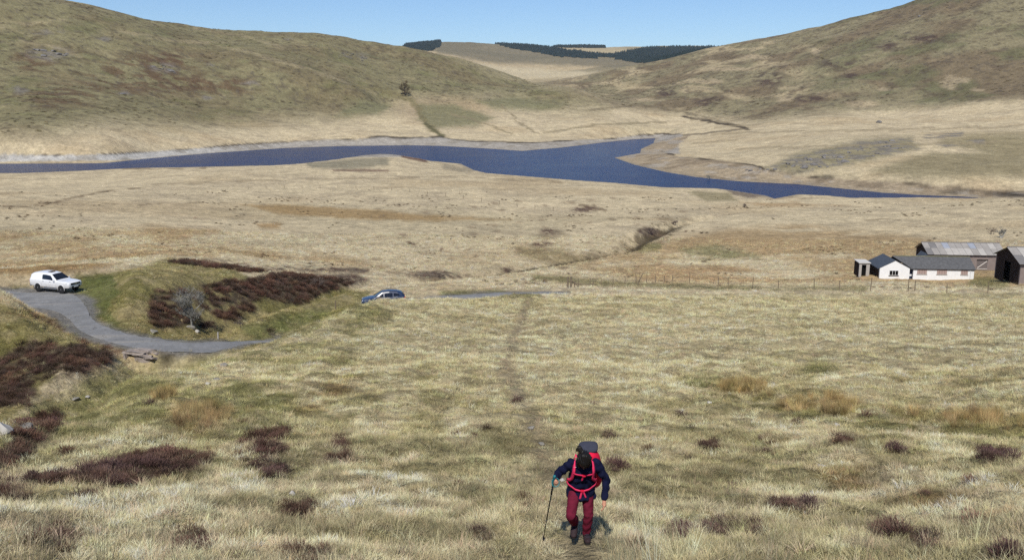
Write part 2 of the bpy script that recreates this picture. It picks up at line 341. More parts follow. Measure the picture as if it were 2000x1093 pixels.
# --- right hill
RH = mask_poly([(1055,158),(1180,130),(1268,110),(1416,80),(1500,60),(1625,30),(1750,0),(1817,-30),(4000,-800),(4000,180),(2000,191),(1850,204),(1700,213),(1560,226),(1480,236),(1380,226),(1280,215),(1200,204),(1120,178)], 15) * (1 - far_m)
mixc(RH, s2l(134, 124, 92)); mixc(RH * sstep(.45, .6, fbm(X / 70, Y / 70, 4, 95)), s2l(118, 101, 76), .75)
mixc(RH * sstep(.55, .68, fbm(X / 30 + Y / 90, Y / 60, 4, 96)) * (1 - sstep(1480, 1700, px)), s2l(170, 153, 116), .85)
mixc(RH * sstep(.52, .68, fbm(X / 50, Y / 50, 4, 97)) * sstep(1500, 1700, px), s2l(102, 104, 68), .6)
mixc(RH * sstep(.6, .72, fbm(X / 9, Y / 9, 3, 98)), s2l(86, 72, 58), .55)
for e in ((1505,155,30,15),(1580,195,30,7),(1300,180,20,9),(1385,200,26,9),(1640,125,35,6),(1730,90,30,8),(1660,148,18,5),(1810,75,40,8)):
    m = mask_ell(*e, .6); mixc(m * sstep(.35, .55, nA), s2l(78, 62, 54), .9)
for e in ((1530,193,16,6),(1685,203,30,7),(1730,174,11,5),(1855,162,18,13),(1880,158,14,5),(1910,176,12,3),(1590,100,10,6),(1480,112,30,4),(1420,135,40,4),(1380,160,30,4),(1260,195,30,4)): mixc(mask_ell(*e, .5), s2l(168, 150, 116), .85)
mixc(mask_line([(1150,215),(1250,205),(1330,218),(1460,250)], 2), s2l(110, 98, 74), .6)
mixc(mask_line([(1335,227),(1400,240),(1462,252)], 2.2, 2.6), DARK, .9); mixc(mask_line([(1462,252),(1400,258),(1330,264)], 1.6), s2l(110, 98, 78), .8)
# --- right apron and rocky knolls
AP = mask_poly([(1500,328),(1560,300),(1680,274),(1780,268),(1795,290),(1705,312),(1640,326),(1560,338)], 7); mixc(AP, s2l(130, 122, 90), .8)
mixc(AP * sstep(.48, .58, fbm(X / 5, Y / 5, 4, 99)), ROCK, .85); VEG['rock'] += AP
m = mask_poly([(1800,300),(1850,268),(1960,258),(2500,262),(2500,350),(1900,346),(1780,350),(1700,335)], 12); mixc(m * sstep(.3, .6, nB), s2l(132, 122, 88), .75)
for P in ([(1810,268),(1880,262)], [(1830,285),(1920,276)], [(1400,325),(1480,333),(1580,342)]): mixc(mask_line(P, 4) * sstep(.42, .55, nA), ROCK, .9)
mixc(mask_line([(1480,330),(1560,340),(1620,345)], 7) * sstep(.4, .6, nA), s2l(90, 84, 66), .7)
mixc(mask_ell(1650, 185, 0.1, .1), ROCK)
for k in range(16):
    x0 = 1350 + k * 43 % 600; y0 = 228 + (k * 29) % 60; mixc(mask_line([(x0, y0 + 6), (x0 + 90, y0)], 1.8), s2l(152, 136, 104), .6)
# --- shores
UP_L = [(-2500,298),(0,301),(60,303),(150,303),(230,300),(300,296),(380,290),(450,284),(560,277),(640,273),(700,272),(740,266),(800,269),(860,267),(910,275),(960,277),(1040,279),(1110,275),(1200,270),(1260,264),(1330,261)]
UP_R = [(1345,264),(1325,288),(1290,296),(1330,306),(1400,313),(1470,322),(1500,332),(1560,344),(1640,350),(1700,354),(1760,356),(1830,362),(1900,366),(2000,374),(2500,384)]
near_shore = 1 - sstep(0, 1, np.maximum(0, sdl - 3))
fs = mask_poly(UP_L + [(1330,300),(-2500,345)], 1.3) * (sdl > -2) * (sdl < 90); mixc(fs, SHORE); mixc(fs * (1 - sstep(300, 620, px)), SHORE_L, .9); mixc(fs * sstep(.5, .7, nA), s2l(140, 130, 112), .6)
fr = mask_poly(UP_R + [(2500,402),(1960,387),(1780,384),(1700,378),(1500,372),(1200,330),(1180,305),(1250,285)], 1.6) * (sdl > -2); mixc(fr, s2l(166, 148, 118)); mixc(fr * sstep(.46, .64, nA), s2l(136, 119, 94), .8); mixc(fr * sstep(.58, .74, nS), SHORE, .6)
VEG['bare'] = np.maximum(VEG['bare'], np.maximum(fs, fr))
mixc(mask_line([(1800,374),(1880,374),(1960,381),(2100,388)], 3) * sstep(.35, .5, nS), s2l(92, 82, 66), .8)
for P, w in ((UP_L, 1.1), (UP_R[2:9], 1.3), ([(1675,352),(1740,356),(1830,364),(1900,370),(1990,380),(2300,388)], 2.4)):
    mixc(mask_line(P, w * 1.3, exact=False) * sstep(.3, .6, fbm(X / 14, Y / 14, 4, 150)), DARK, .85)
ns = mask_poly([(-200,334),(45,337),(147,332),(262,326),(350,325),(500,322),(620,318),(620,324),(350,331),(0,344),(-200,348)], 2) * (sdl < 12); mixc(ns, s2l(168, 150, 116), .5)
mixc(mask_poly([(600,318),(690,310),(760,308),(760,322),(690,330),(610,328)], 4), s2l(128, 122, 100), .8); mixc(mask_poly([(860,318),(925,330),(920,338),(860,330)], 3), s2l(150, 138, 112), .8)
mixc(mask_line([(785,305),(830,313)], 4) * sstep(.35, .55, nA), s2l(96, 58, 48), .8); mixc(mask_line([(650,333),(760,333)], 2), s2l(104, 72, 60), .7)
mixc(mask_poly([(1420,371),(1460,372),(1500,384),(1460,386),(1425,380)], 3), s2l(118, 104, 88), .9); mixc(mask_poly([(1340,374),(1420,376),(1440,392),(1380,392)], 4), s2l(128, 118, 82), .7)
mixc((sdl > -1) * (1 - sstep(0.5, 4, sdl)) * lm, s2l(150, 138, 116), .7)
# --- valley floor patches
def patch(P, col, a=.85, soft=9, lo=.36, hi=.56, n=None): mixc(mask_poly(P, soft) * sstep(lo, hi, nB * .5 + (nA if n is None else n) * .5), col, a)
patch([(-900,460),(120,454),(300,438),(430,450),(330,474),(600,486),(745,520),(640,524),(330,502),(100,534),(-900,540)], ORANGE, .8)
patch([(-900,512),(60,520),(180,505),(300,492),(260,512),(120,535),(-900,545)], s2l(146, 116, 70), .75)
patch([(470,399),(600,402),(720,409),(850,420),(1000,428),(840,432),(700,428),(560,419)], s2l(158, 130, 84), .9, 4, .2, .4)
patch([(900,426),(1200,424),(1300,428),(1100,436)], ORANGE, .6, 5); patch([(500,436),(550,436),(550,446),(515,446)], s2l(158, 126, 78), .8, 4, .1, .3)
patch([(1120,520),(1230,492),(1330,468),(1420,448),(1560,438),(1760,458),(1900,478),(2600,500),(2600,560),(1900,562),(1700,553),(1500,554),(1250,549)], ORANGE, .85, 9, .3, .5)
patch([(1290,520),(1400,515),(1540,530),(1500,550),(1330,552),(1250,545)], s2l(174, 144, 102), .8, 8, .2, .4)
patch([(1330,485),(1400,478),(1470,495),(1510,515),(1390,518),(1350,505)], s2l(128, 124, 84), .8, 8, .25, .45); patch([(1245,478),(1290,474),(1290,490),(1250,492)], s2l(112, 112, 66), .7, 5, .2, .4)
patch([(1040,535),(1150,545),(1260,552),(1500,560),(1700,558),(1690,568),(1400,566),(1200,560),(1040,548)], s2l(112, 106, 66), .8, 4, .2, .45)
patch([(1440,395),(1560,385),(1700,392),(1680,402),(1500,404)], s2l(172, 142, 98), .7, 5)
patch([(1040,460),(1090,446),(1110,458),(1060,470)], s2l(120, 106, 80), .7, 6, .3, .45, nC); patch([(1000,480),(1100,487),(1160,510),(1100,522),(1020,500)], s2l(128, 112, 72), .7, 8, .35, .5, nC)
patch([(860,567),(960,566),(1060,570),(1060,584),(900,586),(860,578)], s2l(106, 106, 62), .85, 4, .1, .3)
patch([(1900,540),(1990,545),(1960,565),(1890,560)], GREEN, .7, 6, .1, .3)
for P, w, a in (([(0,402),(60,402),(105,394),(190,376),(290,364)], 2.0, .75), ([(160,398),(330,399),(420,394),(520,400)], 1.4, .5), ([(300,362),(480,353),(700,348),(900,345),(1100,356)], 2.2, .4), ([(240,328),(330,331),(400,328)], 2.2, .6), ([(1130,400),(1180,410),(1160,402)], 3, .7), ([(1690,430),(1760,428)], 1.6, .6), ([(1210,424),(1330,428)], 2, .5), ([(1600,455),(1760,470),(1880,482)], 2, .4), ([(720,520),(800,540),(860,545)], 3, .5)):
    mixc(mask_line(P, w) * sstep(.32, .55, nS), s2l(104, 84, 60), a)
for e in ((803,474,7,3),(862,487,5,3),(1060,476,28,4),(1140,408,26,7),(1072,452,20,6)): mixc(mask_ell(*e, .5) * sstep(.35, .5, nC), s2l(92, 68, 56), .85)
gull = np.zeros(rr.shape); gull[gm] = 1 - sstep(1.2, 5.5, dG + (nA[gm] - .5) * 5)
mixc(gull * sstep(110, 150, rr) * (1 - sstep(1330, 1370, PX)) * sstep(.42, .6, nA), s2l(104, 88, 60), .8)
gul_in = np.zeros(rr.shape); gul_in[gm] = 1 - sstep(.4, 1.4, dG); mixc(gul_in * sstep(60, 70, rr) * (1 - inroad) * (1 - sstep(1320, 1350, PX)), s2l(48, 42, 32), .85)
mixc(mask_poly([(1225,470),(1250,448),(1290,436),(1340,448),(1310,462),(1260,472),(1245,490)], 6) * sstep(.42, .55, nC), s2l(88, 76, 54), .85)
for k in range(70):
    x0 = 700 + (k * 137) % 640; y0 = 385 + (k * 83) % 140; mixc(mask_ell(x0, y0, 5 + k % 6, 1.6 + k % 3 * .5, .5), s2l(128, 106, 80), .5)
# --- ground around road, gully and the near hillside
HILL = mask_poly([(-2500,834),(0,832),(100,772),(230,716),(330,702),(500,683),(640,626),(720,587),(1000,583),(1400,574),(4000,574),(4000,5000),(-2500,5000)], 3)
HILL = np.maximum(HILL, 1.0 * (rr < 24))
bank = mask_poly([(-2500,590),(0,590),(130,630),(230,680),(500,684),(640,626),(720,590),(700,575),(560,590),(300,600),(240,560),(150,600),(230,668),(120,720),(0,850),(-2500,860)], 6)
bank = np.maximum(bank, mask_poly([(150,540),(240,530),(330,505),(440,515),(520,560),(660,560),(730,570),(640,630),(480,690),(230,680),(180,620)], 6))
mixc(bank, s2l(142, 130, 82)); mixc(bank * sstep(.45, .62, nA), s2l(116, 110, 58), .8); mixc(bank * sstep(.52, .66, nC), s2l(164, 148, 104), .7)
mixc(mask_poly([(170,540),(225,535),(235,570),(210,600),(235,640),(330,668),(480,665),(480,672),(300,664),(215,640),(170,600),(140,570)], 4), s2l(92, 100, 50), .75)
mixc(mask_poly([(-900,557),(60,560),(64,567),(-900,565)], 3), s2l(104, 106, 58), .7); mixc(mask_poly([(470,640),(560,615),(650,600),(640,625),(500,668)], 8), s2l(108, 112, 62), .7)
mixc(mask_line([(0,600),(60,612),(130,645),(200,676),(240,690)], 7) * sstep(.4, .6, nC), s2l(118, 86, 60), .8)
mixc(HILL, FGSTRAW); mixc(HILL * sstep(.43, .57, nB * .12 + nA * .28 + nC * .6), FGGREEN, .85); mixc(HILL * sstep(.56, .68, fbm(X / 2.4, Y / 2.4, 4, 140)), s2l(122, 112, 74), .4)
LG = mask_poly([(-2500,830),(0,832),(230,716),(500,684),(640,626),(700,596),(800,590),(720,640),(690,720),(620,780),(560,840),(400,900),(0,960),(-2500,980)], 30)
mixc(LG * sstep(.3, .6, nA * .5 + nC * .5), s2l(118, 116, 62), .75); mixc(LG * sstep(.58, .72, nC), s2l(160, 150, 106), .6)
up = mask_poly([(760,600),(1000,590),(2200,580),(2200,720),(1500,720),(1100,800),(820,700)], 40); mixc(up * sstep(.35, .6, nC), s2l(204, 186, 142), .8)
low = HILL * (1 - sstep(16, 30, rr)); mixc(low * sstep(.42, .6, nC), s2l(142, 132, 90), .5); mixc(low * sstep(.6, .75, nA), s2l(116, 106, 68), .45)
for P in ([(1395,770),(1450,765),(1560,785),(1700,800),(2050,810),(2050,862),(1850,850),(1650,830),(1500,800)], [(1330,740),(1400,730),(1420,760),(1370,765)], [(1550,720),(1600,700),(1640,720),(1600,740)]):
    mixc(mask_poly(P, 12) * sstep(.3, .55, nC), s2l(106, 106, 56), .8)
for P in ([(1560,900),(1700,910),(1850,960),(2050,950),(2050,1010),(1800,1000),(1640,960)], [(650,930),(820,940),(830,985),(680,975)], [(560,790),(640,740),(700,735),(690,765),(600,815)]):
    mixc(mask_poly(P, 14) * sstep(.4, .58, nC), s2l(122, 92, 52), .6)
PATH = [(1150,1130),(1142,1062),(1110,980),(1072,905),(1040,830),(1008,760),(985,720),(1005,660),(1035,590)]
pm = mask_line(PATH, 34, 7, .9); mixc(pm * sstep(.26, .5, nC + (nA - .5) * .5), DIRT, .6); VEG['bare'] = np.maximum(VEG['bare'], pm * .88)
mixc(mask_line([(1150,1130),(1142,1072)], 60, 40, .8), s2l(124, 112, 86), .7); VEG['bare'] = np.maximum(VEG['bare'], mask_line([(1150,1130),(1142,1072)], 70, 45, .8) * .8)
VEG['bare'] = np.maximum(VEG['bare'], inroad)
# --- heather and rush beds (also planted as real clumps)
H_POLY = [[(-200,702),(0,697),(60,668),(150,672),(232,690),(215,712),(130,735),(80,745),(60,792),(-200,810)],
  [(298,575),(330,568),(400,556),(480,546),(540,534),(700,535),(716,548),(640,572),(580,596),(520,584),(400,602),(392,632),(310,642),(285,618)],
  [(388,642),(420,605),(480,592),(497,604),(440,640)], [(330,512),(420,506),(500,520),(590,520),(720,524),(720,532),(600,530),(480,532),(420,524)],
  [(-200,935),(100,925),(200,905),(262,888),(300,882),(412,888),(402,914),(330,926),(250,950),(150,945),(-200,962)], [(450,866),(500,850),(562,838),(566,850),(470,874)], [(500,655),(525,645),(545,652),(520,664)],
  [(0,880),(30,830),(110,800),(125,815),(70,870),(20,915),(-200,930)]]
H_ELL = [(520,880,36,10),(528,915,36,20),(660,895,32,10),(660,868,16,8),(105,1052,46,25),(350,1057,52,22),(22,968,40,18),(20,1002,24,12),(185,980,36,12),(585,1000,32,14),(590,1082,45,14),(1210,913,20,8),(1388,872,20,7),(1405,1030,36,18),(1545,986,36,10),(1480,1036,12,16),(1730,1036,38,12),(1812,1056,32,20),(1915,1026,44,10),(1950,890,32,12),(1980,1086,34,14),(1180,856,14,5),(1010,780,10,8),(1650,862,22,6),(940,1045,14,10),(135,883,16,7),(1330,1040,18,10),(1750,878,16,6),(600,985,20,8),(860,536,60,7),(992,528,9,6),(1268,452,20,8)]
R_ELL = [(392,815,56,28),(1448,757,48,16),(1635,792,42,22),(320,770,25,12),(1900,815,60,18),(1560,790,40,16)]
hm = np.zeros(X.shape)
for P in H_POLY: hm = np.maximum(hm, mask_poly(P, 5) * (1 - inroad))
for e in H_ELL: hm = np.maximum(hm, mask_ell(*e, .45))
hm *= sstep(.3, .48, nC * .6 + nA * .4); mixc(hm, HEATH, .85); mixc(hm * sstep(.5, .7, nC), s2l(96, 66, 54), .6); VEG['heather'] = hm
rm_ = np.zeros(X.shape)
for e in R_ELL: rm_ = np.maximum(rm_, mask_ell(*e, .5))
rm_ = np.maximum(rm_, .55 * mask_poly([(1395,760),(1450,752),(1560,778),(1700,796),(2050,805),(2050,850),(1850,840),(1650,822),(1500,792)], 10) * sstep(.4, .6, nC))
VEG['rush'] = rm_; mixc(rm_, s2l(160, 134, 86), .6)
grv = np.zeros(rr.shape); grv[rm] = sstep(wr - .6, wr, dR) * (1 - sstep(wr + .2, wr + 1.1, dR)); mixc(grv * sstep(.35, .6, nC), s2l(128, 120, 104), .7)
mixc(inroad, s2l(118, 116, 112), .9)
# overall mottling
C[:] = C * .9 + C.mean(-1, keepdims=True) * .1
hillm = np.maximum(LH, RH)
C *= (1 + hillm * (fbm(X / 12, Y / 12, 4, 130, .65) - .5) * .5)[..., None]
mixc(hillm * sstep(.64, .74, fbm(X / 5, Y / 5, 3, 131)), s2l(92, 84, 72), .6)
C *= (0.84 + 0.32 * fbm(X / .7, Y / .7, 3, 120))[..., None]
C *= (0.9 + 0.2 * fbm(X / 5, Y / 5, 3, 121))[..., None]

# ------------------------------------------------------------------ materials
def mat(name, col=None, rough=0.8, spec=0.3, metal=0.0, var=0.0, scale=8.0, bump=0.0, bscale=None, sheen=0.0, trans=0.0, coat=0.0):
    """plain procedural material: base colour broken up by noise, with optional relief"""
    m = bpy.data.materials.new(name); m.use_nodes = True; nt = m.node_tree; p = nt.nodes['Principled BSDF']
    p.inputs['Roughness'].default_value = rough; p.inputs['Specular IOR Level'].default_value = spec; p.inputs['Metallic'].default_value = metal
    p.inputs['Coat Weight'].default_value = coat
    c = tuple(col) + (1,); p.inputs['Base Color'].default_value = c
    if var > 0 or bump > 0:
        tc = nt.nodes.new('ShaderNodeTexCoord')
        nz = nt.nodes.new('ShaderNodeTexNoise'); nz.inputs['Scale'].default_value = scale; nz.inputs['Detail'].default_value = 6; nz.inputs['Roughness'].default_value = .65
        nt.links.new(tc.outputs['Object'], nz.inputs['Vector'])
        if var > 0:
            rmp = nt.nodes.new('ShaderNodeMapRange'); rmp.inputs['From Min'].default_value = .3; rmp.inputs['From Max'].default_value = .7
            rmp.inputs['To Min'].default_value = 1 - var; rmp.inputs['To Max'].default_value = 1 + var
            mx = nt.nodes.new('ShaderNodeMix'); mx.data_type = 'RGBA'; mx.blend_type = 'MULTIPLY'; mx.inputs['Factor'].default_value = 1; mx.inputs['A'].default_value = c
            nt.links.new(nz.outputs['Fac'], rmp.inputs['Value']); nt.links.new(rmp.outputs[0], mx.inputs['B']); nt.links.new(mx.outputs['Result'], p.inputs['Base Color'])
        if bump > 0:
            bp = nt.nodes.new('ShaderNodeBump'); bp.inputs['Strength'].default_value = 1; bp.inputs['Distance'].default_value = bump
            n2 = nt.nodes.new('ShaderNodeTexNoise'); n2.inputs['Scale'].default_value = bscale or scale; n2.inputs['Detail'].default_value = 5
            nt.links.new(tc.outputs['Object'], n2.inputs['Vector']); nt.links.new(n2.outputs['Fac'], bp.inputs['Height']); nt.links.new(bp.outputs[0], p.inputs['Normal'])
    return m
def ground_mat():
    m = bpy.data.materials.new('moor'); m.use_nodes = True; nt = m.node_tree; p = nt.nodes['Principled BSDF']; N = nt.nodes.new; K = nt.links.new
    p.inputs['Roughness'].default_value = .95; p.inputs['Specular IOR Level'].default_value = .08
    at = N('ShaderNodeAttribute'); at.attribute_name = 'Col'
    tc = N('ShaderNodeTexCoord')
    n1 = N('ShaderNodeTexNoise'); n1.inputs['Scale'].default_value = 2.6; n1.inputs['Detail'].default_value = 9; n1.inputs['Roughness'].default_value = .72
    n2 = N('ShaderNodeTexNoise'); n2.inputs['Scale'].default_value = 0.16; n2.inputs['Detail'].default_value = 8; n2.inputs['Roughness'].default_value = .7
    K(tc.outputs['Object'], n1.inputs['Vector']); K(tc.outputs['Object'], n2.inputs['Vector'])
    r1 = N('ShaderNodeMapRange'); r1.inputs['From Min'].default_value = .32; r1.inputs['From Max'].default_value = .68; r1.inputs['To Min'].default_value = .62; r1.inputs['To Max'].default_value = 1.32
    r2 = N('ShaderNodeMapRange'); r2.inputs['From Min'].default_value = .32; r2.inputs['From Max'].default_value = .68; r2.inputs['To Min'].default_value = .8; r2.inputs['To Max'].default_value = 1.18
    K(n1.outputs['Fac'], r1.inputs['Value']); K(n2.outputs['Fac'], r2.inputs['Value'])
    n3 = N('ShaderNodeTexNoise'); n3.inputs['Scale'].default_value = .55; n3.inputs['Detail'].default_value = 7; n3.inputs['Roughness'].default_value = .75; K(tc.outputs['Object'], n3.inputs['Vector'])
    r3 = N('ShaderNodeMapRange'); r3.inputs['From Min'].default_value = .32; r3.inputs['From Max'].default_value = .68; r3.inputs['To Min'].default_value = .72; r3.inputs['To Max'].default_value = 1.24; K(n3.outputs['Fac'], r3.inputs['Value'])
    m3 = N('ShaderNodeMath'); m3.operation = 'MULTIPLY'; K(r1.outputs[0], m3.inputs[0]); K(r3.outputs[0], m3.inputs[1])
    mu = N('ShaderNodeMath'); mu.operation = 'MULTIPLY'; K(m3.outputs[0], mu.inputs[0]); K(r2.outputs[0], mu.inputs[1])
    mx = N('ShaderNodeMix'); mx.data_type = 'RGBA'; mx.blend_type = 'MULTIPLY'; mx.inputs['Factor'].default_value = 1
    K(at.outputs['Color'], mx.inputs['A']); K(mu.outputs[0], mx.inputs['B']); K(mx.outputs['Result'], p.inputs['Base Color'])
    b1 = N('ShaderNodeBump'); b1.inputs['Distance'].default_value = .14; b1.inputs['Strength'].default_value = .8; K(n1.outputs['Fac'], b1.inputs['Height'])
    b2 = N('ShaderNodeBump'); b2.inputs['Distance'].default_value = 1.6; b2.inputs['Strength'].default_value = .8; K(n2.outputs['Fac'], b2.inputs['Height']); K(b1.outputs[0], b2.inputs['Normal'])
    K(b2.outputs[0], p.inputs['Normal']); return m
M_GROUND = ground_mat()

# ------------------------------------------------------------------ object helpers
def link(name, me, m=None, parent=None, smooth=False):
    o = bpy.data.objects.new(name, me); COL.objects.link(o)
    if m is not None and not me.materials: me.materials.append(m)
    if smooth and len(me.polygons): me.polygons.foreach_set('use_smooth', np.ones(len(me.polygons), bool))
    if parent is not None: o.parent = parent
    return o
def tag(o, label=None, cat=None, group=None, kind=None):
    for k, v in (('label', label), ('category', cat), ('group', group), ('kind', kind)):
        if v: o[k] = v
    return o
def empty(name, loc, rz=0.0):
    o = bpy.data.objects.new(name, None); COL.objects.link(o); o.location = loc; o.rotation_euler = (0, 0, rz); o.empty_display_size = .1
    return o
def grid_mesh(name, V, ni, nj):
    idx = np.arange(ni * nj).reshape(ni, nj)
    F = np.stack([idx[:-1, :-1], idx[1:, :-1], idx[1:, 1:], idx[:-1, 1:]], -1).reshape(-1, 4)
    me = bpy.data.meshes.new(name); me.vertices.add(ni * nj); me.vertices.foreach_set('co', V.astype(np.float32).ravel())
    nf = len(F); me.loops.add(nf * 4); me.loops.foreach_set('vertex_index', F[:, ::-1].astype(np.int32).ravel())
    me.polygons.add(nf); me.polygons.foreach_set('loop_start', np.arange(0, nf * 4, 4, dtype=np.int32)); me.polygons.foreach_set('loop_total', np.full(nf, 4, np.int32))
    me.update(calc_edges=True); return me

# ------------------------------------------------------------------ terrain, lake, road
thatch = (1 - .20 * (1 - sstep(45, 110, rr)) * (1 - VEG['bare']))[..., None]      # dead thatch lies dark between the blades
tm = grid_mesh('moorland', np.stack([X, Y, Z], -1).reshape(-1, 3), NB, NL)
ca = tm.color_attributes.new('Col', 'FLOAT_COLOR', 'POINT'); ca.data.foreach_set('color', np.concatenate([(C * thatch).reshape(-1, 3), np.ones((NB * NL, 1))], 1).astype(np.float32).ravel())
tag(link('moorland', tm, M_GROUND, smooth=True), kind='structure')

def water_mat():
    m = bpy.data.materials.new('lake_water'); m.use_nodes = True; nt = m.node_tree; p = nt.nodes['Principled BSDF']; N = nt.nodes.new; K = nt.links.new
    p.inputs['Base Color'].default_value = (0.001, 0.013, 0.058, 1); p.inputs['Roughness'].default_value = .2; p.inputs['IOR'].default_value = 1.33; p.inputs['Specular IOR Level'].default_value = .06
    tc = N('ShaderNodeTexCoord'); mp = N('ShaderNodeMapping'); mp.inputs['Scale'].default_value = (.5, 1.4, 1); mp.inputs['Rotation'].default_value = (0, 0, .35)
    n1 = N('ShaderNodeTexNoise'); n1.inputs['Scale'].default_value = .5; n1.inputs['Detail'].default_value = 8; n1.inputs['Roughness'].default_value = .65
    K(tc.outputs['Object'], mp.inputs['Vector']); K(mp.outputs[0], n1.inputs['Vector'])
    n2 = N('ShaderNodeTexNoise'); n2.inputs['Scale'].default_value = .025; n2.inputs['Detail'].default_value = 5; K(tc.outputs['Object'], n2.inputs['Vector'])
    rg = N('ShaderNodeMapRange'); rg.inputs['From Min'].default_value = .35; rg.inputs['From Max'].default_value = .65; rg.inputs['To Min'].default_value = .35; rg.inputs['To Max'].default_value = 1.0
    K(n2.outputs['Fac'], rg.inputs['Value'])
    cm = N('ShaderNodeMix'); cm.data_type = 'RGBA'; cm.inputs['A'].default_value = (0.0010, 0.012, 0.058, 1); cm.inputs['B'].default_value = (0.002, 0.026, 0.105, 1); K(rg.outputs[0], cm.inputs['Factor']); K(cm.outputs['Result'], p.inputs['Base Color'])  # reflected sky blue and ripple patches painted into the base colour
    bp = N('ShaderNodeBump'); bp.inputs['Distance'].default_value = .7; K(n1.outputs['Fac'], bp.inputs['Height']); K(rg.outputs[0], bp.inputs['Strength']); K(bp.outputs[0], p.inputs['Normal'])
    return m
bm = bmesh.new()
bm.faces.new([bm.verts.new((x, y, 0)) for x, y in ((-1100, 230), (1000, 230), (1000, 1000), (-1100, 1000))])
me = bpy.data.meshes.new('lake_water'); bm.to_mesh(me); bm.free()
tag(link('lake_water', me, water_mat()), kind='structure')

def asphalt():
    """worn single-track asphalt: grit, patches, paler gravel drift"""
    m = mat('worn_asphalt', s2l(124, 124, 123), .92, .15, var=.2, scale=.7, bump=.012, bscale=24); nt = m.node_tree; p = nt.nodes['Principled BSDF']; N = nt.nodes.new; K = nt.links.new
    src = p.inputs['Base Color'].links[0].from_socket; tc = N('ShaderNodeTexCoord'); mp = N('ShaderNodeMapping'); mp.inputs['Scale'].default_value = (.10, .9, 1); mp.inputs['Rotation'].default_value = (0, 0, .25); K(tc.outputs['Object'], mp.inputs['Vector'])
    nz = N('ShaderNodeTexNoise'); nz.inputs['Scale'].default_value = 1.4; nz.inputs['Detail'].default_value = 7; K(mp.outputs[0], nz.inputs['Vector'])
    rg = N('ShaderNodeMapRange'); rg.inputs['From Min'].default_value = .52; rg.inputs['From Max'].default_value = .72; rg.inputs['To Max'].default_value = .7; K(nz.outputs['Fac'], rg.inputs['Value'])
    mx = N('ShaderNodeMix'); mx.data_type = 'RGBA'; K(rg.outputs[0], mx.inputs['Factor']); K(src, mx.inputs['A']); mx.inputs['B'].default_value = (*s2l(150, 145, 136), 1)
    sp = N('ShaderNodeTexNoise'); sp.inputs['Scale'].default_value = 5; sp.inputs['Detail'].default_value = 8; sp.inputs['Roughness'].default_value = .8; K(tc.outputs['Object'], sp.inputs['Vector'])
    r2 = N('ShaderNodeMapRange'); r2.inputs['From Min'].default_value = .35; r2.inputs['From Max'].default_value = .65; r2.inputs['To Min'].default_value = .78; r2.inputs['To Max'].default_value = 1.2; K(sp.outputs['Fac'], r2.inputs['Value'])
    m2 = N('ShaderNodeMix'); m2.data_type = 'RGBA'; m2.blend_type = 'MULTIPLY'; m2.inputs['Factor'].default_value = 1; K(mx.outputs['Result'], m2.inputs['A']); K(r2.outputs[0], m2.inputs['B']); K(m2.outputs['Result'], p.inputs['Base Color']); return m
W9 = 9; rv = []
for i in range(len(ROADC)):
    e0, e1 = EL[i], EU[i]; d = (e1 - e0).normalized()
    j0, j1 = random.uniform(-.18, .18), random.uniform(-.18, .18)
    for j in range(W9):
        t = j / (W9 - 1); q = e0.lerp(e1, t) + d * (j0 * (j == 0) + j1 * (j == W9 - 1)); rv.append((q.x, q.y, 0))
rv = np.array(rv); rv[:, 2] = np.interp(np.repeat(np.arange(len(ROADC)), W9), ii, rz) + .05 - .05 * np.tile(np.abs(np.linspace(-1, 1, W9)) ** 2, len(ROADC))
tag(link('road', grid_mesh('road', rv, len(ROADC), W9), asphalt(), smooth=True), kind='structure')

KEEPOUT = [(PICK.x, PICK.y, 2.6)]
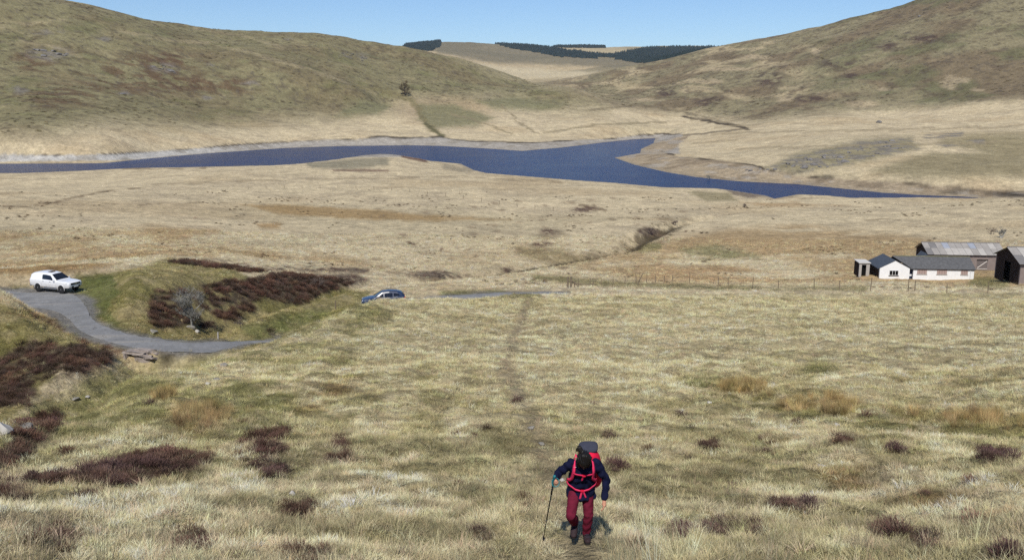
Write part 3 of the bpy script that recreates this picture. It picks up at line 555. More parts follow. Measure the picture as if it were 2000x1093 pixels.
# ------------------------------------------------------------------ mesh builder
class MB:
    def __init__(s): s.v = []; s.f = []
    def add(s, V, F): k = len(s.v); s.v += [tuple(v) for v in V]; s.f += [tuple(i + k for i in f) for f in F]; return s
    def box(s, x0, x1, y0, y1, z0, z1): return s.hexa([(x0, y0), (x1, y0), (x1, y1), (x0, y1)], z0, z1)
    def hexa(s, P, z0, z1):
        n_ = len(P); V = [(x, y, z0) for x, y in P] + [(x, y, z1) for x, y in P]
        return s.add(V, [tuple(range(n_ - 1, -1, -1)), tuple(range(n_, 2 * n_))] + [(i, (i + 1) % n_, n_ + (i + 1) % n_, n_ + i) for i in range(n_)])
    def prism(s, P, a0, a1, axis='x'):
        """polygon P in the plane across the axis, extruded from a0 to a1"""
        mk = {'x': lambda a, u, v: (a, u, v), 'y': lambda a, u, v: (u, a, v), 'z': lambda a, u, v: (u, v, a)}[axis]; n_ = len(P)
        V = [mk(a0, u, v) for u, v in P] + [mk(a1, u, v) for u, v in P]
        return s.add(V, [tuple(range(n_ - 1, -1, -1)), tuple(range(n_, 2 * n_))] + [(i, (i + 1) % n_, n_ + (i + 1) % n_, n_ + i) for i in range(n_)])
    def loft(s, rings, cap=True, closed=True):
        n_ = len(rings[0]); V = [p for r in rings for p in r]; F = []
        for k in range(len(rings) - 1):
            for i in range(n_ if closed else n_ - 1):
                j = (i + 1) % n_; F.append((k * n_ + i, k * n_ + j, (k + 1) * n_ + j, (k + 1) * n_ + i))
        if cap: F += [tuple(range(n_ - 1, -1, -1)), tuple((len(rings) - 1) * n_ + i for i in range(n_))]
        return s.add(V, F)
    def tube(s, P, rad, seg=6, cap=True):
        P = [Vector(p) for p in P]; rad = rad if hasattr(rad, '__len__') else [rad] * len(P); rings = []
        for i, p in enumerate(P):
            t = (P[min(i + 1, len(P) - 1)] - P[max(i - 1, 0)]).normalized(); u = t.cross(Vector((0, 0, 1)));
            if u.length < .05: u = t.cross(Vector((1, 0, 0)))
            u.normalize(); w = t.cross(u)
            rings.append([p + (u * math.cos(a) + w * math.sin(a)) * rad[i] for a in [2 * math.pi * k / seg for k in range(seg)]])
        return s.loft(rings, cap)
    def lathe(s, prof, seg=20, axis='y', c=(0, 0, 0)):
        rings = []
        for q, a in prof:
            r_ = []
            for k in range(seg):
                th = 2 * math.pi * k / seg; u, w = math.cos(th) * q, math.sin(th) * q
                r_.append({'y': (c[0] + u, c[1] + a, c[2] + w), 'z': (c[0] + u, c[1] + w, c[2] + a), 'x': (c[0] + a, c[1] + u, c[2] + w)}[axis])
            rings.append(r_)
        return s.loft(rings, True)
    def ribbon(s, P, Nn, w, th):
        """flat strap along P with outward normals Nn"""
        P = [Vector(p) for p in P]; rings = []
        for i, p in enumerate(P):
            t = (P[min(i + 1, len(P) - 1)] - P[max(i - 1, 0)]).normalized(); n_ = Vector(Nn[i]).normalized(); b = t.cross(n_).normalized() * (w / 2); n_ = n_ * th
            rings.append([p - b, p + b, p + b + n_, p - b + n_])
        return s.loft(rings, True)
    def ball(s, c, r3, seg=12, rings=8, rot=None):
        V = []; F = []
        for i in range(rings + 1):
            ph = math.pi * i / rings
            for j in range(seg):
                th = 2 * math.pi * j / seg; v = Vector((math.sin(ph) * math.cos(th) * r3[0], math.sin(ph) * math.sin(th) * r3[1], math.cos(ph) * r3[2]))
                if rot is not None: v = rot @ v
                V.append(Vector(c) + v)
        for i in range(rings):
            for j in range(seg): F.append((i * seg + j, (i + 1) * seg + j, (i + 1) * seg + (j + 1) % seg, i * seg + (j + 1) % seg))
        return s.add(V, F)
    def mesh(s, name):
        me = bpy.data.meshes.new(name); me.from_pydata(s.v, [], s.f); b = bmesh.new(); b.from_mesh(me); bmesh.ops.remove_doubles(b, verts=b.verts, dist=1e-6)
        bmesh.ops.recalc_face_normals(b, faces=b.faces); b.to_mesh(me); b.free(); return me
    def build(s, name, m, parent=None, smooth=False, bevel=0.0):
        o = link(name, s.mesh(name), m, parent, smooth)
        if bevel: b = o.modifiers.new('bevel', 'BEVEL'); b.width = bevel; b.segments = 2; b.limit_method = 'ANGLE'
        return o
def ground(x, y): return float(zgrid([x], [y])[0])

# ------------------------------------------------------------------ vehicles
M_WHITE = mat('white_car_paint', (.80, .81, .82), .28, .5, var=.03, scale=2, coat=.6); M_BLUE = mat('blue_car_paint', (.02, .034, .075), .3, .5, var=.05, scale=2, coat=.6)
def add_dirt(m, z0, z1, col):
    nt = m.node_tree; p = nt.nodes['Principled BSDF']; N = nt.nodes.new; K = nt.links.new; src = p.inputs['Base Color'].links[0].from_socket
    tc = N('ShaderNodeTexCoord'); sx = N('ShaderNodeSeparateXYZ'); K(tc.outputs['Object'], sx.inputs[0]); nz = N('ShaderNodeTexNoise'); nz.inputs['Scale'].default_value = 5; nz.inputs['Detail'].default_value = 6; K(tc.outputs['Object'], nz.inputs['Vector'])
    mr = N('ShaderNodeMapRange'); mr.inputs['From Min'].default_value = z1; mr.inputs['From Max'].default_value = z0; K(sx.outputs['Z'], mr.inputs['Value']); mu = N('ShaderNodeMath'); mu.operation = 'MULTIPLY'; K(mr.outputs[0], mu.inputs[0]); K(nz.outputs['Fac'], mu.inputs[1])
    mx = N('ShaderNodeMix'); mx.data_type = 'RGBA'; K(mu.outputs[0], mx.inputs['Factor']); K(src, mx.inputs['A']); mx.inputs['B'].default_value = (*col, 1); K(mx.outputs['Result'], p.inputs['Base Color'])
add_dirt(M_WHITE, .4, 1.05, s2l(120, 104, 84))
M_GLASS = mat('dark_car_glass', (.012, .014, .02), .06, .6); M_TYRE = mat('tyre_rubber', (.022, .022, .024), .85, .2, var=.2, scale=20); M_RIM = mat('alloy_rim', (.42, .43, .45), .35, .5, metal=.7, var=.1, scale=8)
M_BLACK = mat('black_plastic', (.02, .02, .022), .5, .3, var=.15, scale=20); M_LAMP = mat('lamp_glass', (.62, .64, .66), .12, .6); M_RED = mat('red_lamp', (.35, .015, .02), .2, .5); M_PLATE = mat('number_plate', (.72, .72, .70), .4, .3, var=.05); M_CHROME = mat('chrome_trim', (.6, .6, .62), .18, .5, metal=.9)
M_BROWN = mat('brown_roof_box', (.07, .05, .04), .7, .2, var=.2, scale=10)
def car(name, loc, fwd, st, W2, wheels, wr_, paint, greenhouse, wind, rearwin, extra):
    """st: stations (x, z bottom, z belt, z top, half width, half width of the roof); front is +x"""
    root = empty(name, loc, math.atan2(fwd[1], fwd[0]))
    st = sorted(st); xs = [q[0] for q in st]
    def S_(x): return [float(np.interp(x, xs, [q[k] for q in st])) for k in range(1, 6)]
    fine = np.unique(np.concatenate([np.linspace(xs[0], xs[-1], 60), xs])); rings = []
    for x in fine:
        zb, zl, zt, w, wt = S_(x); zs = zb + .45 * (zl - zb); cr = min(.10, (zt - zl) * .25 + .02)
        half = [(w * .80, zb), (w * .96, zb + .05), (w, zs), (w * .985, zl - .03), (w * .955, zl), (wt + .035, zt - cr * 1.2), (wt - .02, zt - cr * .35), (wt - .14, zt), (wt * .4, zt + .018)]
        rings.append([(x, y, z) for y, z in half] + [(x, -y, z) for y, z in half[::-1]])
    body = MB().loft(rings).build('body', paint, root, True)
    e = body.modifiers.new('edge', 'EDGE_SPLIT'); e.split_angle = R(38)
    def side(x, t, s, off=.006):
        zb, zl, zt, w, wt = S_(x); cr = min(.10, (zt - zl) * .25 + .02); y = w * .955 + (wt + .035 - w * .955) * t; z = zl + (zt - cr * 1.2 - zl) * t
        return (x, s * (y + off), z + off * .4)
    for s in (1, -1):
        for P in greenhouse:
            P2 = P + P[:1]; x0, x1 = min(q[0] for q in P), max(q[0] for q in P); V = []
            for x in np.linspace(x0 + 1e-4, x1 - 1e-4, 14):
                tt = [p0[1] + (p1[1] - p0[1]) * (x - p0[0]) / (p1[0] - p0[0]) for p0, p1 in zip(P2[:-1], P2[1:]) if min(p0[0], p1[0]) <= x <= max(p0[0], p1[0]) and p0[0] != p1[0]]
                lo_, hi_ = min(tt), max(tt)
                for k in range(5): V.append(side(x, lo_ + (hi_ - lo_) * k / 4, s, .014))
            MB().add(V, [(5 * j + i, 5 * j + i + 1, 5 * j + 6 + i, 5 * j + 5 + i) for j in range(13) for i in range(4)]).build('side_window', M_GLASS, root, True)
    def top(x, k, off=.008):
        zb, zl, zt, w, wt = S_(x); return (x + off * .6, k, zt + off)
    for nm, (xa, xb, ka, kb), sg in (('windscreen', wind, 1), ('rear_window', rearwin, -1)):
        n_ = 6; V = []
        for j in range(n_ + 1):
            x = xa + (xb - xa) * j / n_; k = ka + (kb - ka) * j / n_; zb, zl, zt, w, wt = S_(x)
            V += [(x + .012 * sg, -k, zt + .008), (x + .012 * sg, -k * .4, zt + .026), (x + .012 * sg, k * .4, zt + .026), (x + .012 * sg, k, zt + .008)]
        MB().add(V, [(4 * j + i, 4 * j + i + 1, 4 * j + 5 + i, 4 * j + 4 + i) for j in range(n_) for i in range(3)]).build(nm, M_GLASS, root, True)
    for x in wheels:
        for s in (1, -1):
            w = S_(x)[3]
            arch = MB(); pr = [(wr_ * 1.02 + .0, -.004), (wr_ * 1.20, -.004), (wr_ * 1.20, .022), (wr_ * 1.10, .03), (wr_ * 1.02, .022)]
            pts = []
            for k in range(15):
                a = math.pi * (k / 14) * 1.16 - .08 * math.pi; pts.append([(x + math.cos(a) * q, s * (w * .985 + h_), wr_ + math.sin(a) * q) for q, h_ in pr])
            arch.loft(pts).build('wheel_arch', paint, root, True)
            MB().lathe([(wr_ * 1.09, 0), (wr_ * 1.09, s * .012)], 20, 'y', (x, s * (w * .985 - .004), wr_)).build('arch_lining', M_BLACK, root)
            wl_ = empty('wheel', (x, s * (w - .09), wr_)); wl_.parent = root
            MB().lathe([(wr_ * .62, -.10), (wr_ * .96, -.11), (wr_, -.08), (wr_, .08), (wr_ * .96, .115), (wr_ * .66, .112), (wr_ * .62, .09)], 24, 'y').build('tyre', M_TYRE, wl_, True)
            rim = MB().lathe([(wr_ * .64, -.07), (wr_ * .64, .075 * s), (wr_ * .56, .085 * s), (wr_ * .5, .05 * s)], 20, 'y')
            for k in range(6):
                a = k * math.pi / 3; c_, n2 = math.cos(a), math.sin(a); q0, q1 = wr_ * .1, wr_ * .6
                rim.add([(c_ * q0 - n2 * .03, s * .10, n2 * q0 + c_ * .03), (c_ * q0 + n2 * .03, s * .10, n2 * q0 - c_ * .03), (c_ * q1 + n2 * .022, s * .085, n2 * q1 - c_ * .022), (c_ * q1 - n2 * .022, s * .085, n2 * q1 + c_ * .022)], [(0, 1, 2, 3)])
            rim.lathe([(wr_ * .14, .05 * s), (wr_ * .14, .115 * s), (wr_ * .05, .12 * s)], 10, 'y').build('rim', M_RIM, wl_)
    extra(root, S_, side)
    return root
def pick_extra(root, S_, side):
    def panel(nm, x0, x1, s, m, z0f=.12, par=None):
        V = []
        for x in np.linspace(x0, x1, 6):
            zb, zl, zt, w, wt = S_(x); V += [(x, s * (w + .004), zb + z0f), (x, s * (w * 1.0 + .006), zb + .45 * (zl - zb)), (x, s * (w * .985 + .005), zl - .035)]
        return MB().add(V, [(3 * j + i, 3 * j + i + 1, 3 * j + 4 + i, 3 * j + 3 + i) for j in range(5) for i in range(2)]).build(nm, m, par or root)
    for s in (1, -1):
        for x0, x1 in ((.06, .98), (-.86, .03)):
            d = panel('door', x0, x1, s, M_WHITE); zb, zl, zt, w, wt = S_(x0); MB().box(x0 + .08, x0 + .26, s * (w + .003) - .02, s * (w + .003) + .03, zl - .13, zl - .09).build('handle', M_CHROME, d)
        MB().box(-.95, 1.05, s * .86 - .06, s * .86 + .06, .36, .43).build('side_step', M_RIM, root, bevel=.02)
        mr = MB().box(.72, .86, s * 1.0 - .07, s * 1.0 + .07, 1.12, 1.30).build('wing_mirror', M_WHITE, root, bevel=.03); MB().box(.715, .722, s * 1.0 - .055, s * 1.0 + .055, 1.14, 1.28).build('mirror_glass', M_GLASS, mr)
        MB().loft([[(2.42, s * .62, .92), (2.30, s * .895, .95), (2.26, s * .89, 1.06), (2.40, s * .62, 1.04)], [(2.66, s * .60, .91), (2.53, s * .84, .94), (2.47, s * .86, 1.06), (2.62, s * .60, 1.04)]]).build('headlight', M_LAMP, root)
        MB().loft([[(2.45, s * .62, .60), (2.45, s * .80, .62), (2.45, s * .80, .74), (2.45, s * .66, .70)], [(2.63, s * .60, .60), (2.55, s * .80, .62), (2.55, s * .80, .74), (2.62, s * .64, .70)]]).build('fog_lamp', M_BLACK, root)
        MB().box(-2.06, -2.03, s * .80 - .14, s * .80 + .14, .22, .56).build('mudflap', M_BLACK, root)
        MB().box(-2.66, -2.50, s * .80 - .06, s * .80 + .11, .80, 1.12).build('tail_light', M_RED, root, bevel=.02)
    MB().box(2.50, 2.685, -.60, .60, .84, 1.01).build('grille', M_BLACK, root, bevel=.02); g = MB().box(2.68, 2.70, -.13, .13, .89, .96).build('badge', M_CHROME, root)
    MB().box(2.52, 2.70, -.52, .52, .52, .70).build('air_intake', M_BLACK, root, bevel=.02)
    MB().box(2.702, 2.715, -.26, .26, .60, .71).build('number_plate', M_PLATE, root)
    MB().box(-2.70, -2.55, -.85, .85, .48, .62).build('rear_bumper', M_RIM, root, bevel=.03)
    MB().box(-.62, -.18, -.30, .26, 1.80, 1.90).build('roof_box', M_BROWN, root, bevel=.03)
    MB().box(-.99, -.975, -.88, .88, 1.12, 1.16).build('bed_seam', M_BLACK, root)
pickup = car('pickup_truck', PICK + Vector((0, 0, .03)), (.933, -.358), [(-2.66, .62, 1.0, 1.02, .80, .70), (-2.60, .58, 1.14, 1.42, .88, .66), (-2.45, .52, 1.16, 1.64, .91, .70), (-2.1, .5, 1.17, 1.78, .925, .74), (-1.6, .47, 1.17, 1.84, .93, .75), (-.98, .45, 1.17, 1.85, .93, .73), (-.3, .44, 1.17, 1.82, .93, .69), (.22, .44, 1.16, 1.75, .93, .65), (1.05, .44, 1.13, 1.20, .925, .86), (1.3, .45, 1.10, 1.17, .92, .86), (2.1, .50, 1.07, 1.14, .91, .84), (2.48, .52, 1.03, 1.09, .88, .76), (2.60, .54, .99, 1.04, .82, .68), (2.66, .58, .93, .97, .72, .60)],
    .93, (1.62, -1.5), .40, M_WHITE, [[(.86, .10), (.30, .86), (.12, .93), (-.76, .93), (-.84, .80), (-.84, .12)]], (1.0, .28, .80, .62), (-2.60, -2.47, .5, .5), pick_extra)
pickup.scale = (1, 1, 1.07)
tag(pickup, 'white pickup truck with hard canopy parked at the road end', 'pickup')
def blue_extra(root, S_, side):
    for s in (1, -1):
        mr = MB().box(.62, .74, s * .95 - .07, s * .95 + .07, .98, 1.10).build('wing_mirror', M_BLUE, root, bevel=.03)
        MB().tube([(-1.4, s * .56, 1.57), (-1.3, s * .56, 1.60), (.0, s * .55, 1.60), (.15, s * .55, 1.545)], .018).build('roof_rail', M_BLACK, root)
        MB().box(-2.18, -2.02, s * .74 - .06, s * .74 + .10, .82, 1.02).build('tail_light', M_RED, root, bevel=.02)
        MB().box(1.93, 2.09, s * .64 - .13, s * .64 + .10, .66, .78).build('headlight', M_LAMP, root, bevel=.02)
        V = [side(x, t, s, .009) for x, t in ((.95, .02), (.28, .93), (-1.45, .95), (-1.75, .80))]; MB().tube(V, .012, 5).build('window_trim', M_CHROME, root)
        for x0, x1 in ((-.02, .85), (-.86, -.05)):
            V = []
            for x in np.linspace(x0, x1, 5):
                zb, zl, zt, w, wt = S_(x); V += [(x, s * (w + .004), zb + .1), (x, s * (w + .006), zb + .45 * (zl - zb)), (x, s * (w * .985 + .005), zl - .035)]
            d = MB().add(V, [(3 * j + i, 3 * j + i + 1, 3 * j + 4 + i, 3 * j + 3 + i) for j in range(4) for i in range(2)]).build('door', M_BLUE, root)
            MB().box(x0 + .06, x0 + .22, s * (w + .003) - .02, s * (w + .003) + .03, .84, .88).build('handle', M_CHROME, d)
    MB().box(2.02, 2.16, -.5, .5, .5, .72).build('grille', M_BLACK, root, bevel=.02); MB().box(2.165, 2.18, -.26, .26, .42, .53).build('number_plate', M_PLATE, root)
    MB().box(-2.2, -2.1, -.80, .80, .36, .60).build('rear_bumper', M_BLACK, root, bevel=.03)
BC = at_r(749, 598, 88.5); bz = BC[2] + .03
bluecar = car('blue_car', (BC[0], BC[1], bz + .02), (-.985, -.17), [(-2.16, .5, .90, .92, .72, .55), (-2.1, .42, .98, 1.15, .82, .50), (-1.85, .38, 1.0, 1.40, .88, .54), (-1.4, .36, 1.0, 1.55, .90, .58), (-.6, .34, .98, 1.60, .90, .58), (.1, .34, .96, 1.54, .90, .56), (.95, .34, .94, 1.00, .89, .78), (1.5, .36, .88, .93, .87, .76), (1.95, .38, .80, .84, .82, .66), (2.1, .42, .72, .75, .74, .58), (2.15, .46, .66, .68, .66, .5)],
    .90, (1.35, -1.32), .34, M_BLUE, [[(.84, .10), (.26, .84), (-.02, .9), (-.02, .12)], [(-.10, .12), (-.10, .9), (-.92, .92), (-.92, .12)], [(-1.0, .15), (-1.0, .92), (-1.45, .90), (-1.72, .45)]], (.92, .16, .74, .54), (-2.08, -1.5, .46, .5), blue_extra)
tag(bluecar, 'dark blue car half hidden behind the grassy brow', 'car')
KEEPOUT.append((BC[0], BC[1], 2.2))

# ------------------------------------------------------------------ farm buildings
HA = R(-5)                                                     # all stand nearly square to the view
M_LIME = mat('white_limewash', (.80, .80, .78), .9, .1, var=.06, scale=1.6, bump=.015, bscale=9); M_SLATE = mat('dark_slate', s2l(90, 90, 90), .75, .25, var=.28, scale=3, bump=.02, bscale=14); M_SLATE_B = mat('blue_slate', s2l(72, 78, 86), .7, .25, var=.2, scale=3, bump=.02, bscale=14)
M_TIMBER_AND_SHADE = mat('dark_boards_and_wall_shade', s2l(58, 46, 40), .9, .1, var=.3, scale=3, bump=.01, bscale=20); M_BLOCK = mat('grey_blockwork', s2l(134, 122, 116), .95, .1, var=.16, scale=1.5, bump=.02, bscale=8); M_CONC = mat('pale_concrete', s2l(168, 162, 154), .95, .1, var=.14, scale=2.5, bump=.01)  # board colour of the barns; also paints shade onto cottage and hut left walls
M_BOARD = mat('pinkish_window_boards', s2l(168, 148, 140), .9, .1, var=.1, scale=4); M_VOID = mat('dark_doorway', (.01, .009, .008), .95, .05); M_FRAME = mat('white_window_frame', (.7, .7, .68), .6, .2); M_WBRACE = mat('pale_timber_brace', s2l(214, 206, 196), .8, .1, var=.1)
M_DOORB = mat('blue_door', s2l(40, 52, 78), .6, .3, var=.1); M_GDOOR = mat('grey_barn_door', s2l(112, 104, 100), .9, .1, var=.15, scale=4)
def sheet_mat(name, col): return mat(name, col, .7, .25, var=.14, scale=1.4)
SHEETS = [sheet_mat('fibre_cement_sheet', s2l(150, 145, 138)), sheet_mat('dark_cement_sheet', s2l(118, 115, 112)), sheet_mat('pale_cement_sheet', s2l(170, 165, 157)), sheet_mat('blue_rooflight', s2l(146, 150, 158))]
def house_root(name, px_, py_, r_):
    p = at_r(px_, py_, r_); return empty(name, (p[0], p[1], p[2] + .3), HA)
def gable_roof_prism(d0, d1, ze, zr, th, over):
    """cross-section (y,z) of a pitched roof slab pair, as two polygons"""
    mid = (d0 + d1) / 2; sl = (zr - ze) / (mid - d0)
    f = [(d0 - over, ze - over * sl), (mid, zr), (mid, zr + th), (d0 - over, ze - over * sl + th)]
    b = [(mid + .001, zr), (d1 + over, ze - over * sl), (d1 + over, ze - over * sl + th), (mid + .001, zr + th)]
    return f, b
# cottage: gabled block at the left, long low wing to the right
cot = house_root('cottage', 1717, 543.5, far(120.5)); GW, GD, WL, WD = 4.35, 5.6, 8.5, 5.0; ze, za = 1.28, 2.42; wx0 = GW + .55; we, wz = 1.30, 2.66
MB().prism([(0, -1), (GW, -1), (GW, ze), (GW / 2, za), (0, ze)], 0, .3, 'y').build('front_gable_wall', M_LIME, cot)
MB().box(-.002, .26, .303, GD, -1, ze).build('side_wall', M_TIMBER_AND_SHADE, cot); MB().box(GW - .3, GW, .303, GD, -1, ze).build('inner_wall', M_LIME, cot)  # left side wall: its shade is put in as a dark colour
MB().prism([(0, -1), (GW, -1), (GW, ze), (GW / 2, za), (0, ze)], GD + .002, GD + .3, 'y').build('rear_gable_wall', M_LIME, cot)
gs = (za - ze) / (GW / 2)
for nm, P in (('roof_slope', [(-.28, ze - .28 * gs), (GW / 2, za), (GW / 2, za + .10), (-.28, ze - .28 * gs + .10)]), ('roof_slope', [(GW / 2 + .001, za), (GW + .28, ze - .28 * gs), (GW + .28, ze - .28 * gs + .10), (GW / 2 + .001, za + .10)])):
    MB().prism(P, -.02, GD + .35, 'y').build(nm, M_SLATE_B if P[0][0] < 0 else M_SLATE, cot)
MB().box(GW + .003, wx0 - .003, .55, .7, -1, ze).build('recessed_door', M_DOORB, cot)
MB().box(GW + .05, wx0 - .05, .50, .545, .05, .32).build('door_panel', M_LIME, cot)
MB().box(wx0, wx0 + WL, .02, .32, -1, we).build('wing_front_wall', M_LIME, cot); MB().box(wx0, wx0 + WL, WD - .3, WD, -1, we).build('wing_rear_wall', M_LIME, cot)
MB().prism([(.02, -1), (WD, -1), (WD, we), (WD / 2, wz - .05), (.02, we)], wx0 + WL + .002, wx0 + WL + .26, 'x').build('wing_end_wall', M_LIME, cot)
f_, b_ = gable_roof_prism(.02, WD, we, wz, .09, .14)
for P in (f_, b_):
    xe = wx0 + WL + .42; V = []
    for (yy, zz_) in P: V.append((GW + .30 if yy < .3 else GW / 2 + .35, yy, zz_))
    V += [(xe, yy, zz_) for yy, zz_ in P]
    MB().add(V, [(3, 2, 1, 0), (4, 5, 6, 7), (0, 1, 5, 4), (1, 2, 6, 5), (2, 3, 7, 6), (3, 0, 4, 7)]).build('wing_roof', M_SLATE, cot)
MB().tube([(GW / 2 + .7, WD / 2, wz + .10), (wx0 + WL + .40, WD / 2, wz + .10)], .09, 6).build('ridge_tiles', mat('mossy_ridge', s2l(116, 114, 92), .9, .1, var=.3, scale=2), cot)
w = MB().box(1.42, 2.72, -.03, .01, .22, .95).build('window', M_VOID, cot)
for x0, x1, z0, z1 in ((1.40, 1.46, .20, .97), (2.68, 2.74, .20, .97), (1.46, 2.68, .92, .97), (1.46, 2.68, .20, .25), (1.84, 1.89, .25, .92), (2.26, 2.31, .25, .92)): MB().box(x0, x1, -.06, -.031, z0, z1).build('frame', M_FRAME if .25 <= z0 or x0 > 1.8 else M_FRAME, w)
MB().box(1.34, 2.80, -.09, .0, .12, .196).build('sill', M_TIMBER_AND_SHADE, w)
for x0, x1 in ((wx0 + .55, wx0 + 1.95), (wx0 + 3.4, wx0 + 4.85), (wx0 + 6.85, wx0 + 7.85)):
    b = MB().box(x0, x1, -.015, .018, .48, 1.22).build('boarded_window', M_BOARD, cot); MB().box(x0 - .08, x1 + .08, -.05, .018, .40, .477).build('sill', M_CONC, b)
    for k in range(1, 4): MB().box(x0 + (x1 - x0) * k / 4 - .012, x0 + (x1 - x0) * k / 4 + .012, -.02, -.0155, .49, 1.21).build('board_joint', M_TIMBER_AND_SHADE, b)
MB().tube([(wx0 + WL - .28, -.03, we - .05), (wx0 + WL - .28, -.03, -.6)], .05, 6).build('downpipe', M_FRAME, cot); MB().tube([(GW + .4, -.12, we - .07), (wx0 + WL + .3, -.12, we - .07)], .05, 6).build('gutter', M_BLACK, cot)
MB().prism([(wx0 + 2.6, 1.2), (wx0 + 4.2, 1.2), (wx0 + 4.2, 1.9), (wx0 + 3.4, 2.85), (wx0 + 2.6, 1.9)], WD + .02, WD + 2.2, 'y').build('rear_porch', M_SLATE_B, cot)
tag(cot, 'long low white cottage with slate roof and boarded windows', 'cottage')
# hut beside the cottage
hut = house_root('concrete_hut', 1677, 537, far(121)); hw, hd, hh = 1.55, 2.6, 1.55
MB().box(0, .38, 0, .14, -.6, hh).build('front_wall', M_CONC, hut); MB().box(1.05, hw, 0, .14, -.6, hh).build('front_wall', M_CONC, hut); MB().box(.383, 1.047, 0.001, .139, 1.32, hh).build('lintel', M_CONC, hut); MB().box(.383, 1.047, .5, .56, -.6, 1.31).build('dark_doorway', M_VOID, hut)
MB().box(0, .14, .143, hd, -.6, hh - .1).build('side_wall', M_TIMBER_AND_SHADE, hut); MB().box(hw - .14, hw, .143, hd, -.6, hh - .1).build('side_wall', M_CONC, hut); MB().box(.14, hw - .14, hd - .14, hd - .002, -.6, hh - .1).build('rear_wall', M_CONC, hut)  # left wall of the hut coloured dark to paint in its shaded face
MB().prism([(-.15, hh + .003), (hd + .15, hh + .06), (hd + .15, hh + .15), (-.15, hh + .10)], -.12, hw + .12, 'x').build('flat_roof', mat('pale_felt_roof', s2l(196, 192, 184), .85, .1, var=.1, scale=3), hut)
tag(hut, 'small concrete hut with pale flat roof and dark doorway', 'hut')
# long barn behind the cottage
def barn(name, px_, py_, r_, Lb, Db, eb, rb, label, ncol, door=True, gable_open=False):
    o = house_root(name, px_, py_, r_)
    MB().box(0, Lb, 0, .25, -1, eb).build('front_wall', M_BLOCK, o); MB().box(0, Lb, Db - .25, Db, -1, eb).build('rear_wall', M_BLOCK, o)
    sl = (rb - eb) / (Db / 2); nb_ = 16
    for k in range(nb_):                                       # upright boards of the gable
        y0, y1 = .26 + (Db - .52) * k / nb_, .26 + (Db - .52) * (k + 1) / nb_ - .015
        zt = lambda y: eb + sl * min(y, Db - y) - .04
        z0 = -1 if not (gable_open and .36 < (y0 + y1) / 2 / Db < .64) else 2.0
        MB().prism([(y0, z0), (y1, z0), (y1, zt(y1))] + ([(Db / 2, rb - .04)] if y0 < Db / 2 < y1 else []) + [(y0, zt(y0))], -.03 + .012 * (k % 2), .02, 'x').build('board', M_TIMBER_AND_SHADE, o)
    MB().prism([(.26, -1), (Db - .26, -1), (Db - .26, eb - .1), (Db / 2, rb - .1), (.26, eb - .1)], .03 if not gable_open else .8, .06 if not gable_open else .9, 'x').build('gable_lining', M_VOID, o)
    MB().prism([(0, -1), (Db, -1), (Db, eb), (Db / 2, rb - .03), (0, eb)], Lb - .2, Lb + .002, 'x').build('end_wall', M_BLOCK, o)
    for sd in (0, 1):
        for rw in range(2):
            for k in range(ncol):
                x0, x1 = -.35 + (Lb + .7) * k / ncol, -.35 + (Lb + .7) * (k + 1) / ncol - .03; t0, t1 = rw / 2 - (.12 if rw == 0 else .02), (rw + 1) / 2
                V = []; nn = 9; lift = .05 + .012 * (rw == 1) + random.uniform(0, .012)
                for i in range(nn):
                    x = x0 + (x1 - x0) * i / (nn - 1); wv = .022 * (i % 2)
                    for t in (t0, t1):
                        y = Db / 2 * t; z = eb + (rb - eb) * t; V.append((x, y if sd == 0 else Db - y, z + lift + wv))
                F = [(2 * i, 2 * i + 2, 2 * i + 3, 2 * i + 1) for i in range(nn - 1)]
                mk = random.choices([0, 1, 2], [5, 1.2, 2])[0]
                if sd == 0 and rw == 1 and k in (3, 7) and ncol > 8: mk = 3
                if sd == 0 and rw == 1 and k == 1 and ncol > 8: mk = 1
                q = MB().add(V, F).build('roof_sheet', SHEETS[mk], o); sm = q.modifiers.new('thick', 'SOLIDIFY'); sm.thickness = .02
    MB().box(-.3, Lb + .3, -.16, -.06, eb - .16, eb - .04).build('gutter', M_BLACK, o)
    MB().tube([(-.35, Db / 2, rb + .1), (Lb + .35, Db / 2, rb + .1)], .08, 6).build('ridge_cap', SHEETS[1], o)
    if door:
        d = MB().box(Lb - 4.1, Lb - 2.5, -.05, -.002, -.6, 1.55).build('door', M_GDOOR, o); MB().box(Lb - 4.15, Lb - 2.45, -.10, -.002, 1.553, 1.68).build('lintel', M_VOID, d)
        MB().tube([(Lb - 4.0, -.08, .35), (Lb - 2.6, -.08, 1.45)], .06, 4).build('diagonal_brace', M_WBRACE, d); MB().box(Lb - 4.1, Lb - 2.5, -.09, -.052, .16, .24).build('bottom_rail', M_WBRACE, d)
    tag(o, label, 'barn'); return o
barn('barn', 1812, 529, far(131), 11.6, 5.9, 2.55, 3.85, 'long grey barn with corrugated roof and pale braced door', 12)
barn('barn', 1990, 553, far(116), 9.0, 7.4, 2.45, 3.9, 'dark boarded barn cut off by the right edge', 8, False, True)
for px_, py_, r_, q in ((1720, 549, far(116.5), 2.6), (1750, 549, far(116.5), 2.8), (1785, 550, far(116.5), 2.8), (1820, 551, far(116.5), 2.8), (1855, 552, far(116.5), 2.8), (1885, 553, far(116.5), 2.8), (1745, 540, far(123), 3.6), (1800, 545, far(122.5), 3.4), (1860, 547, far(122), 3.4), (1684, 537, far(122), 2.0), (1830, 525, far(134), 3.6), (1870, 525, far(134), 3.6), (1920, 528, far(133), 3.6), (1978, 540, far(120), 4.0), (2010, 540, far(119), 5)):
    p = at_r(px_, py_, r_); KEEPOUT.append((p[0], p[1], q))

